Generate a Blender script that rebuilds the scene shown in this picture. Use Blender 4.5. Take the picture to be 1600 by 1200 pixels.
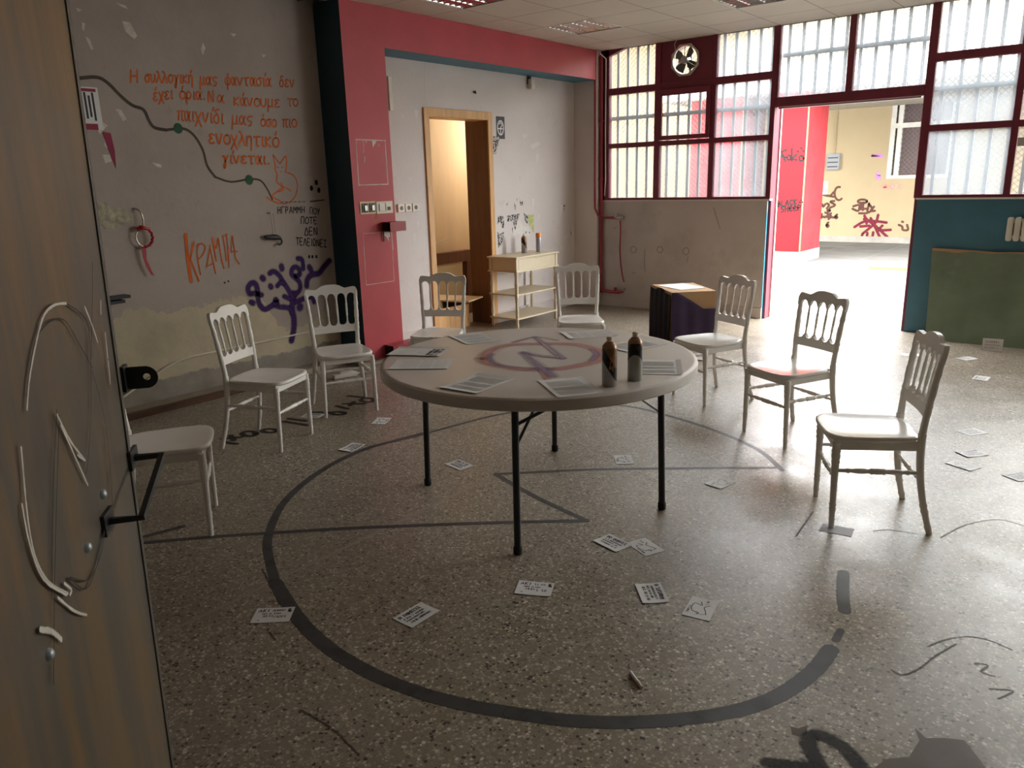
import bpy, bmesh, math, random
from mathutils import Vector, Matrix
random.seed(7)
PI = math.pi
for o in list(bpy.data.objects): bpy.data.objects.remove(o)
S = bpy.context.scene
COL = S.collection

# ---------------------------------------------------------------- camera, sky, sun, exposure
cam = bpy.data.cameras.new('camera'); cam.sensor_width = 36; cam.lens = 27.0; cam.clip_end = 200; cam.clip_start = 0.02
camo = bpy.data.objects.new('camera', cam); COL.objects.link(camo)
RR = [[0.782275, 0.622345, -0.027058], [0.138868, -0.216568, -0.96634], [-0.607257, 0.752187, -0.25584]]
camo.matrix_world = Matrix(((RR[0][0], -RR[1][0], -RR[2][0], 0), (RR[0][1], -RR[1][1], -RR[2][1], 0), (RR[0][2], -RR[1][2], -RR[2][2], 1.62), (0, 0, 0, 1)))
S.camera = camo
W = bpy.data.worlds.new('overcast_sky'); S.world = W; W.use_nodes = True
bg = W.node_tree.nodes['Background']; bg.inputs[0].default_value = (0.97, 0.985, 1.0, 1); bg.inputs[1].default_value = 20.0
S.view_settings.view_transform = 'Standard'; S.view_settings.look = 'None'; S.view_settings.gamma = 1.0
S.view_settings.use_curve_mapping = False
S.view_settings.exposure = 0.45
S.cycles.max_bounces = 10; S.cycles.diffuse_bounces = 6; S.cycles.glossy_bounces = 4; S.cycles.transparent_max_bounces = 16; S.cycles.transmission_bounces = 6
S.cycles.use_denoising = True; S.cycles.sample_clamp_indirect = 8.0; S.cycles.caustics_reflective = False; S.cycles.caustics_refractive = False

def area(name, loc, direction, sx, sy, power, col=(1, 1, 1), portal=False):
    l = bpy.data.lights.new(name, 'AREA'); l.shape = 'RECTANGLE'; l.size = sx; l.size_y = sy; l.energy = power; l.color = col
    if portal: l.cycles.is_portal = True
    o = bpy.data.objects.new(name, l); COL.objects.link(o); o.location = loc
    o.rotation_euler = Vector(direction).to_track_quat('-Z', 'Y').to_euler()
    return o
area('sky_portal_far', (-1.0, 8.9, 1.9), (0, -1, 0), 9.0, 2.6, 1, portal=True)
area('added_daylight_fill', (1.75, 8.98, 2.2), (-.25, -1, -.25), 3.6, 1.7, 140, (.97, .985, 1))  # added fill panel outside the unseen panes, brightens the room

# ---------------------------------------------------------------- materials
MATS = {}
def newmat(name):
    m = bpy.data.materials.new(name); m.use_nodes = True; nt = m.node_tree
    b = nt.nodes['Principled BSDF']; MATS[name] = m
    return m, nt, b
def nd(nt, typ, **kw):
    n = nt.nodes.new(typ)
    for k, v in kw.items():
        if k in n.inputs: n.inputs[k].default_value = v
        else: setattr(n, k, v)
    return n
def ramp(nt, stops):
    r = nt.nodes.new('ShaderNodeValToRGB'); e = r.color_ramp.elements
    while len(e) < len(stops): e.new(0.5)
    for el, (p, c) in zip(e, stops): el.position = p; el.color = (*c, 1) if len(c) == 3 else c
    return r
def mixc(nt, fac, a, b, mode='MIX'):
    m = nt.nodes.new('ShaderNodeMix'); m.data_type = 'RGBA'; m.blend_type = mode
    for sock, v in ((m.inputs['Factor'], fac), (m.inputs['A'], a), (m.inputs['B'], b)):
        pass
    def put(s, v):
        if hasattr(v, 'links') or hasattr(v, 'is_linked'): nt.links.new(v, s)
        elif isinstance(v, (int, float)): s.default_value = v
        else: s.default_value = (*v, 1) if len(v) == 3 else v
    put(m.inputs[0], fac); put(m.inputs[6], a); put(m.inputs[7], b)
    return m.outputs[2]
def math_(nt, op, a, b=None, c=None):
    m = nt.nodes.new('ShaderNodeMath'); m.operation = op
    for i, v in enumerate((a, b, c)):
        if v is None: continue
        if isinstance(v, (int, float)): m.inputs[i].default_value = v
        else: nt.links.new(v, m.inputs[i])
    return m.outputs[0]
def coords(nt, scale=(1, 1, 1)):
    tc = nt.nodes.new('ShaderNodeTexCoord'); mp = nt.nodes.new('ShaderNodeMapping'); mp.inputs['Scale'].default_value = scale
    nt.links.new(tc.outputs['Object'], mp.inputs['Vector']); return mp.outputs[0]
def noise(nt, vec, scale, detail=4, rough=.6):
    n = nd(nt, 'ShaderNodeTexNoise', Scale=scale, Detail=detail, Roughness=rough); nt.links.new(vec, n.inputs['Vector']); return n.outputs['Fac']
def mapr(nt, v, a, b, c=0.0, d=1.0):
    m = nt.nodes.new('ShaderNodeMapRange'); m.inputs[1].default_value = a; m.inputs[2].default_value = b; m.inputs[3].default_value = c; m.inputs[4].default_value = d
    nt.links.new(v, m.inputs[0]); return m.outputs[0]
def bump(nt, b, h, strength=.2, dist=.01):
    bp = nd(nt, 'ShaderNodeBump', Strength=strength, Distance=dist); nt.links.new(h, bp.inputs['Height']); nt.links.new(bp.outputs[0], b.inputs['Normal'])
def pm(name, col, rough=.5, metal=0.0, var=.12, scale=6.0, stretch=(1, 1, 1), bmp=0.0, spec=.5, dirt=None):
    if name in MATS: return MATS[name]
    m, nt, b = newmat(name); v = coords(nt, stretch); n = noise(nt, v, scale)
    f = mapr(nt, n, .3, .7)
    dk = tuple(c * (1 - var) for c in col); lt = tuple(min(1, c * (1 + var)) for c in col)
    c = mixc(nt, f, dk, lt)
    if dirt:
        n2 = noise(nt, v, scale * .35, 6, .7); c = mixc(nt, mapr(nt, n2, .52, .72), c, dirt)
    nt.links.new(c, b.inputs['Base Color']); b.inputs['Roughness'].default_value = rough; b.inputs['Metallic'].default_value = metal
    b.inputs['Specular IOR Level'].default_value = spec
    if bmp: bump(nt, b, noise(nt, v, scale * 6), bmp, .004)
    return m
def stroke_mat(name, col, soft=.15, noisy=.3, rough=.6, alpha=1.0, spec=.1):
    m, nt, b = newmat(name); uv = nt.nodes.new('ShaderNodeUVMap'); sp = nt.nodes.new('ShaderNodeSeparateXYZ'); nt.links.new(uv.outputs[0], sp.inputs[0])
    au = math_(nt, 'ABSOLUTE', sp.outputs[0]); v = coords(nt); n = noise(nt, v, 60, 3); n2 = noise(nt, v, 9, 3)
    e = math_(nt, 'ADD', au, math_(nt, 'MULTIPLY', math_(nt, 'SUBTRACT', n, .5), noisy))
    a = mapr(nt, e, 1.0 - soft, 1.0, alpha, 0.0)
    a = math_(nt, 'MULTIPLY', a, mapr(nt, n2, .25, .5, .75, 1.0))
    f = mapr(nt, n2, .3, .7)
    nt.links.new(mixc(nt, f, tuple(c * .85 for c in col), tuple(min(1, c * 1.12) for c in col)), b.inputs['Base Color'])
    b.inputs['Roughness'].default_value = rough; b.inputs['Specular IOR Level'].default_value = spec; nt.links.new(a, b.inputs['Alpha'])
    return m

def wall_gray_mat():
    m, nt, b = newmat('stained_grey_plaster'); v = coords(nt); sp = nt.nodes.new('ShaderNodeSeparateXYZ'); nt.links.new(v, sp.inputs[0])
    n = noise(nt, v, 1.3, 5); n2 = noise(nt, v, 9, 5); n3 = noise(nt, v, 4.5, 6, .65)
    base = mixc(nt, mapr(nt, n, .3, .7), (.385, .325, .285), (.475, .41, .365))
    base = mixc(nt, mapr(nt, n2, .6, .75, 0, .35), base, (.30, .26, .23))
    yb = mapr(nt, sp.outputs[1], 3.75, 3.95, .74, .42)
    yb = math_(nt, 'ADD', yb, mapr(nt, n3, .25, .75, -.12, .12))
    msk = mapr(nt, math_(nt, 'SUBTRACT', yb, sp.outputs[2]), -.006, .006)
    far = mapr(nt, sp.outputs[1], 4.5, 4.55, 1, 0); msk = math_(nt, 'MULTIPLY', msk, far)
    cream = mixc(nt, mapr(nt, n3, .35, .7), (.60, .52, .36), (.48, .42, .31))
    low = mapr(nt, math_(nt, 'ADD', sp.outputs[2], mapr(nt, n2, .3, .7, -.02, .02)), .20, .21, 1, 0)
    cream = mixc(nt, low, cream, mixc(nt, mapr(nt, n3, .35, .65), (.26, .23, .20), (.36, .32, .27)))
    recess = mapr(nt, sp.outputs[1], 4.6, 4.65, 0, 1)
    c = mixc(nt, msk, base, cream)
    rc = mixc(nt, mapr(nt, n, .3, .7), (.66, .60, .57), (.73, .675, .645)); rc = mixc(nt, mapr(nt, n2, .62, .72, 0, .3), rc, (.48, .43, .41))
    c = mixc(nt, recess, c, rc)
    nt.links.new(c, b.inputs['Base Color']); b.inputs['Roughness'].default_value = .8
    bump(nt, b, math_(nt, 'ADD', noise(nt, v, 24, 4), math_(nt, 'MULTIPLY', msk, .6)), .25, .01)
    return m
def terrazzo_mat():
    m, nt, b = newmat('worn_terrazzo'); v = coords(nt)
    wv = nd(nt, 'ShaderNodeTexVoronoi', Scale=88.0); wv.feature = 'F1'; nt.links.new(v, wv.inputs['Vector'])
    ed = nd(nt, 'ShaderNodeTexVoronoi', Scale=88.0); ed.feature = 'DISTANCE_TO_EDGE'; nt.links.new(v, ed.inputs['Vector'])
    sc = nt.nodes.new('ShaderNodeSeparateColor'); nt.links.new(wv.outputs['Color'], sc.inputs[0])
    chip = ramp(nt, [(0, (.02, .018, .015)), (.1, (.035, .03, .025)), (.13, (.19, .155, .12)), (.55, (.26, .215, .165)), (.6, (.38, .33, .26)), (.88, (.52, .46, .38)), (1, (.70, .64, .56))])
    nt.links.new(sc.outputs[0], chip.inputs[0])
    size = mapr(nt, sc.outputs[1], 0, 1, .02, .24)
    msk = mapr(nt, math_(nt, 'SUBTRACT', ed.outputs['Distance'], size), -.03, .05)
    n = noise(nt, v, .8, 6, .65); n2 = noise(nt, v, 3.5, 6, .7)
    mat = mixc(nt, mapr(nt, n2, .3, .7), (.225, .185, .132), (.30, .255, .19))
    c = mixc(nt, msk, mat, chip.outputs[0])
    c = mixc(nt, mapr(nt, n, .5, .72, 0, .35), c, (.16, .12, .09))
    sp = nt.nodes.new('ShaderNodeSeparateXYZ'); nt.links.new(v, sp.inputs[0])
    jx = math_(nt, 'ABSOLUTE', math_(nt, 'ADD', sp.outputs[0], 2.66)); jm = mapr(nt, jx, .009, .012, 1, 0)
    c = mixc(nt, jm, c, (.30, .26, .21))
    nt.links.new(c, b.inputs['Base Color'])
    nt.links.new(mapr(nt, n2, .3, .75, .28, .47), b.inputs['Roughness']); b.inputs['Specular IOR Level'].default_value = .88
    bump(nt, b, n2, .05, .01)
    return m
def door_mat():
    m, nt, b = newmat('streaked_ochre_metal'); v = coords(nt, (5, 5, .55)); w = coords(nt)
    n = noise(nt, v, 2.2, 5, .6); n2 = noise(nt, w, 2.0, 5, .65)
    r = ramp(nt, [(.25, (.065, .053, .042)), (.42, (.10, .08, .058)), (.55, (.15, .098, .045)), (.66, (.19, .115, .05)), (.8, (.14, .12, .10))]); nt.links.new(n, r.inputs[0])
    c = mixc(nt, mapr(nt, n2, .45, .7, 0, .75), r.outputs[0], (.11, .10, .09))
    nt.links.new(c, b.inputs['Base Color']); b.inputs['Roughness'].default_value = .42; b.inputs['Metallic'].default_value = .15
    return m
def glass_mat(name, tr, milky, col=(.92, .95, .97)):
    m = bpy.data.materials.new(name); m.use_nodes = True; nt = m.node_tree; nt.nodes.clear(); MATS[name] = m
    out = nt.nodes.new('ShaderNodeOutputMaterial'); t = nt.nodes.new('ShaderNodeBsdfTransparent'); t.inputs[0].default_value = (*tr, 1)
    tl = nt.nodes.new('ShaderNodeBsdfTranslucent'); tl.inputs[0].default_value = (*col, 1)
    df = nt.nodes.new('ShaderNodeBsdfDiffuse'); df.inputs[0].default_value = (*[c * .8 for c in col], 1)
    g = nt.nodes.new('ShaderNodeBsdfGlossy'); g.inputs['Roughness'].default_value = .03
    m1 = nt.nodes.new('ShaderNodeMixShader'); m1.inputs[0].default_value = .25; nt.links.new(tl.outputs[0], m1.inputs[1]); nt.links.new(df.outputs[0], m1.inputs[2])
    m2 = nt.nodes.new('ShaderNodeMixShader'); nt.links.new(t.outputs[0], m2.inputs[1]); nt.links.new(m1.outputs[0], m2.inputs[2])
    v = coords(nt); nz = noise(nt, v, 2.5, 5, .65); nt.links.new(mapr(nt, nz, .3, .7, milky * .75, min(1, milky * 1.25)), m2.inputs[0])
    fr = nt.nodes.new('ShaderNodeFresnel'); fr.inputs[0].default_value = 1.45
    m3 = nt.nodes.new('ShaderNodeMixShader'); nt.links.new(math_(nt, 'MULTIPLY', fr.outputs[0], .6), m3.inputs[0]); nt.links.new(m2.outputs[0], m3.inputs[1]); nt.links.new(g.outputs[0], m3.inputs[2])
    nt.links.new(m3.outputs[0], out.inputs[0])
    return m
WALLG = wall_gray_mat(); TERR = terrazzo_mat(); DOORM = door_mat()
CLEAR = glass_mat('clear_glass', (.95, .96, .95), .05); FROST = glass_mat('dirty_frosted_glass', (.93, .95, .96), .30, (.55, .59, .62)); SEMI = glass_mat('hazy_glass', (.93, .95, .95), .15, (.55, .58, .6))
PINK = pm('raspberry_paint', (.51, .066, .082), .55, var=.08, scale=3, bmp=.05)
BLUE = pm('petrol_blue_paint', (.055, .17, .245), .5, var=.12, scale=3, bmp=.05)
BLUE_SHADED = pm('shaded_blue_paint', (.012, .045, .065), .6, var=.15, scale=3)  # same blue as the header underside, its shade put into the colour
SKYB = pm('sky_blue_paint', (.06, .40, .60), .5, var=.12, scale=10, dirt=(.4, .45, .45))
LOWG = pm('grey_wall_paint', (.52, .475, .445), .7, var=.08, scale=2, bmp=.1, dirt=(.36, .32, .29))
PALEG = pm('pale_grey_paint', (.66, .60, .565), .7, var=.05, scale=2, bmp=.05)
MAROON = pm('maroon_frame_paint', (.17, .022, .042), .42, var=.12, scale=8)
REDP = pm('red_pipe_paint', (.30, .028, .042), .4, var=.1, scale=9)
CREAMW = pm('cream_render', (.36, .29, .18), .9, var=.05, scale=1.2, bmp=.1, spec=.08)
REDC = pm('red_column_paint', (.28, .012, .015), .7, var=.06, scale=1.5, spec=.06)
CONC = pm('courtyard_concrete', (.16, .158, .15), .9, spec=.15, var=.15, scale=1.4, dirt=(.105, .105, .09))
WHITEP = pm('white_chair_resin', (.88, .85, .80), .22, var=.025, scale=5)
TABT = pm('pale_grey_table_plastic', (.60, .55, .50), .35, var=.04, scale=5)
BLACKM = pm('black_powder_coat', (.022, .023, .024), .4, var=.2, scale=14)
RUBBER = pm('black_rubber', (.012, .012, .012), .7, var=.2)
PAPER = pm('white_paper', (.78, .77, .76), .7, var=.03, scale=20)
TILE = pm('ceiling_tile', (.62, .565, .485), .9, var=.04, scale=2, bmp=.1)
TBAR = pm('brown_grid_bar', (.16, .11, .08), .6, var=.1)
ALU = pm('louvre_aluminium', (.85, .83, .78), .18, metal=1.0, var=.03)
STEEL = pm('grey_steel', (.38, .42, .44), .45, metal=.6, var=.12, scale=10)
BARS = pm('grey_painted_bars', (.26, .30, .31), .5, metal=.2, var=.12, scale=10)
WIRE = pm('wire_grey', (.16, .13, .10), .5, metal=.3, var=.1)
CREAMF = pm('cream_furniture_paint', (.62, .53, .37), .42, var=.04, scale=8)
PINE = pm('orange_pine', (.62, .34, .12), .5, var=.18, scale=3, stretch=(8, 8, .8))
BROWNW = pm('brown_wood', (.16, .065, .03), .55, var=.25, scale=3, stretch=(8, 8, .8))
BROWNL = pm('dark_brown_plank', (.11, .05, .022), .5, var=.3, scale=4, stretch=(8, .6, 8))
PLY = pm('pale_plywood', (.80, .60, .36), .6, var=.06, scale=2, stretch=(3, 3, .6))
CARD = pm('brown_cardboard', (.47, .29, .15), .8, var=.06, scale=5)
PURP = pm('purple_cloth', (.050, .030, .075), .9, var=.2, scale=5, bmp=.2)
DARKC = pm('black_cloth', (.010, .009, .014), .95, var=.3, scale=6, bmp=.2)
GREENB = pm('green_board_paint', (.19, .25, .175), .45, var=.2, scale=2.2, dirt=(.33, .37, .29))
WHITEE = pm('cream_enamel', (.74, .72, .64), .4, var=.04)
SOCK = pm('cream_plastic', (.72, .66, .55), .4, var=.04)
REDM = pm('red_painted_metal', (.34, .035, .045), .45, var=.12, scale=8)
BLACKP = pm('black_plastic', (.02, .02, .02), .5, var=.2)
BROWNCAN = pm('brown_can_paint', (.30, .16, .085), .35, metal=.4, var=.1, scale=20)
ORANGEP = pm('orange_plastic', (.85, .25, .05), .4, var=.05)
REDRIB = pm('red_satin_ribbon', (.42, .012, .02), .35, var=.2, scale=30)
BRASS = pm('dull_brass', (.55, .47, .33), .3, metal=1.0, var=.08)
GREYM = pm('grey_breaker_box', (.20, .21, .22), .5, var=.06)
CURBT = pm('worn_curb_cement', (.30, .25, .19), .8, var=.2, scale=5, bmp=.2)
GALV = pm('galvanised_grey', (.45, .45, .43), .4, metal=.7, var=.1)

# ---------------------------------------------------------------- geometry helpers
class MB:
    def __init__(s): s.v = []; s.f = []; s.uv = {}; s.mi = []; s.cur = 0
    def face(s, idx, uv=None):
        s.f.append(tuple(idx)); s.mi.append(s.cur)
        if uv: s.uv[len(s.f) - 1] = uv
    def add(s, vs, fs):
        b = len(s.v); s.v += [tuple(v) for v in vs]
        for f in fs: s.face([b + i for i in f])
    def box(s, a, b, M=None):
        s.nb = getattr(s, 'nb', -1) + 1; e = min(.0004, .006 * min(abs(b[i] - a[i]) for i in range(3))) * (s.nb % 6)      # keeps crossing members from sharing a face
        x0, y0, z0 = (c - e for c in a); x1, y1, z1 = (c + e for c in b)
        vs = [Vector(p) for p in ((x0, y0, z0), (x1, y0, z0), (x1, y1, z0), (x0, y1, z0), (x0, y0, z1), (x1, y0, z1), (x1, y1, z1), (x0, y1, z1))]
        if M: vs = [M @ v for v in vs]
        s.add(vs, [(3, 2, 1, 0), (4, 5, 6, 7), (0, 1, 5, 4), (1, 2, 6, 5), (2, 3, 7, 6), (3, 0, 4, 7)]); return s
    def tube(s, pts, r, seg=8, cap=True, flat=None):
        pts = [Vector(p) for p in pts]; rs = r if isinstance(r, (list, tuple)) else [r] * len(pts)
        b = len(s.v); up = None
        for i, p in enumerate(pts):
            t = (pts[min(i + 1, len(pts) - 1)] - pts[max(i - 1, 0)]).normalized()
            if up is None:
                up = Vector((0, 0, 1)) if abs(t.z) < .9 else Vector((1, 0, 0))
            x = t.cross(up).normalized(); y = x.cross(t).normalized(); up = y
            for k in range(seg):
                a = 2 * PI * k / seg + PI / seg
                s.v.append(tuple(p + (x * math.cos(a) + y * math.sin(a) * (flat or 1)) * rs[i]))
        for i in range(len(pts) - 1):
            for k in range(seg):
                k2 = (k + 1) % seg
                s.face((b + i * seg + k, b + i * seg + k2, b + (i + 1) * seg + k2, b + (i + 1) * seg + k))
        if cap:
            s.face([b + k for k in range(seg)][::-1]); e = b + (len(pts) - 1) * seg; s.face([e + k for k in range(seg)])
        return s
    def lathe(s, prof, o=(0, 0, 0), seg=20):
        b = len(s.v); n = len(prof)
        for r, z in prof:
            for k in range(seg):
                a = 2 * PI * k / seg; s.v.append((o[0] + r * math.cos(a), o[1] + r * math.sin(a), o[2] + z))
        for i in range(n - 1):
            for k in range(seg):
                k2 = (k + 1) % seg; s.face((b + i * seg + k, b + i * seg + k2, b + (i + 1) * seg + k2, b + (i + 1) * seg + k))
        s.face([b + k for k in range(seg)][::-1]); e = b + (n - 1) * seg; s.face([e + k for k in range(seg)])
        return s
    def poly(s, pts):
        b = len(s.v); s.v += [tuple(p) for p in pts]; s.face(range(b, b + len(pts))); return s
    def slab(s, outline, f0, f1):
        """closed outline of 2D points; f0/f1 map them to the two faces"""
        n = len(outline); b = len(s.v)
        s.v += [tuple(f0(*p)) for p in outline] + [tuple(f1(*p)) for p in outline]
        s.face([b + i for i in range(n)][::-1]); s.face([b + n + i for i in range(n)])
        for i in range(n):
            j = (i + 1) % n; s.face((b + i, b + j, b + n + j, b + n + i))
        return s
    def strip(s, us, top, bot, P):
        """plate between bot(u) and top(u), P(u,h,side) -> point"""
        b = len(s.v)
        for u in us:
            for sd in (0, 1):
                s.v.append(tuple(P(u, bot(u), sd))); s.v.append(tuple(P(u, top(u), sd)))
        for i in range(len(us) - 1):
            q = b + 4 * i; r = q + 4
            s.face((q, r, r + 1, q + 1)); s.face((q + 3, r + 3, r + 2, q + 2)); s.face((q + 1, r + 1, r + 3, q + 3)); s.face((q + 2, r + 2, r, q))
        s.face((b, b + 1, b + 3, b + 2)); e = b + 4 * (len(us) - 1); s.face((e + 2, e + 3, e + 1, e))
        return s
    def ribbon(s, pts, w, fn, off, smooth=1):
        P = [Vector(p) for p in pts]
        if smooth and len(P) > 2:
            Q = []
            for i in range(len(P) - 1):
                p0 = P[max(i - 1, 0)]; p1 = P[i]; p2 = P[i + 1]; p3 = P[min(i + 2, len(P) - 1)]
                for k in range(4):
                    t = k / 4; Q.append(.5 * ((2 * p1) + (p2 - p0) * t + (2 * p0 - 5 * p1 + 4 * p2 - p3) * t * t + (3 * p1 - p0 - 3 * p2 + p3) * t ** 3))
            Q.append(P[-1]); P = Q
        P = [p for i, p in enumerate(P) if i == 0 or (p - P[i - 1]).length > 1e-5]
        if len(P) < 2: return s
        h = w / 2; b = len(s.v); n = len(P)
        T = [(P[min(i + 1, n - 1)] - P[max(i - 1, 0)]).normalized() for i in range(n)]
        for p, t in zip(P, T):
            nn = Vector((-t.y, t.x)) * h
            s.v.append(tuple(fn(*(p + nn), off))); s.v.append(tuple(fn(*(p - nn), off)))
        for i in range(n - 1):
            q = b + 2 * i; s.face((q + 1, q + 3, q + 2, q), [(-1, 0), (-1, 0), (1, 0), (1, 0)])
        for p, t, sg in ((P[0], -T[0], 1), (P[-1], T[-1], -1)):
            c = len(s.v); s.v.append(tuple(fn(*p, off))); a0 = math.atan2(t.y, t.x)
            for k in range(7):
                a = a0 - PI / 2 + PI * k / 6; s.v.append(tuple(fn(p.x + h * math.cos(a), p.y + h * math.sin(a), off)))
            for k in range(6): s.face((c, c + 1 + k, c + 2 + k), [(0, 0), (1, 0), (1, 0)])
        return s
    def build(s, name, mat, parent=None, smooth=None, bevel=0, kind=None):
        me = bpy.data.meshes.new(name); me.from_pydata(s.v, [], s.f)
        for m in (mat if isinstance(mat, (list, tuple)) else [mat]): me.materials.append(m)
        me.polygons.foreach_set('material_index', s.mi)
        if s.uv:
            uvl = me.uv_layers.new(name='UVMap')
            for fi, uvs in s.uv.items():
                for li, uv in zip(me.polygons[fi].loop_indices, uvs): uvl.data[li].uv = uv
        if smooth:
            me.polygons.foreach_set('use_smooth', [True] * len(me.polygons)); me.set_sharp_from_angle(angle=math.radians(smooth))
        me.update(); me.validate()
        bm = bmesh.new(); bm.from_mesh(me)
        if not s.uv: bmesh.ops.recalc_face_normals(bm, faces=bm.faces)
        bm.to_mesh(me); bm.free()
        o = bpy.data.objects.new(name, me); COL.objects.link(o)
        if parent: o.parent = parent
        if bevel:
            md = o.modifiers.new('edge', 'BEVEL'); md.width = bevel; md.segments = 2; md.limit_method = 'ANGLE'; md.angle_limit = math.radians(40)
        if kind: o['kind'] = kind
        return o
def tag(o, label, cat, group=None):
    o['label'] = label; o['category'] = cat
    if group: o['group'] = group
    return o
def thing(name, label, cat, loc=(0, 0, 0), rz=0, group=None):
    o = bpy.data.objects.new(name, None); COL.objects.link(o); o.location = loc; o.rotation_euler = (0, 0, rz); o.empty_display_size = .1
    return tag(o, label, cat, group)
def struct(o, label, cat):
    o['kind'] = 'structure'; return tag(o, label, cat)
def dup(root, label, loc, rz, group=None):
    r = root.copy(); COL.objects.link(r); r.location = loc; r.rotation_euler = (0, 0, rz); r['label'] = label
    if group: r['group'] = group
    for ch in list(root.children):
        c = ch.copy(); COL.objects.link(c); c.parent = r
        for g in ch.children:
            d = g.copy(); COL.objects.link(d); d.parent = c
    return r
def empty_struct(name, label, cat, loc=(0, 0, 0)):
    o = bpy.data.objects.new(name, None); COL.objects.link(o); o.location = loc; return struct(o, label, cat)

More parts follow.
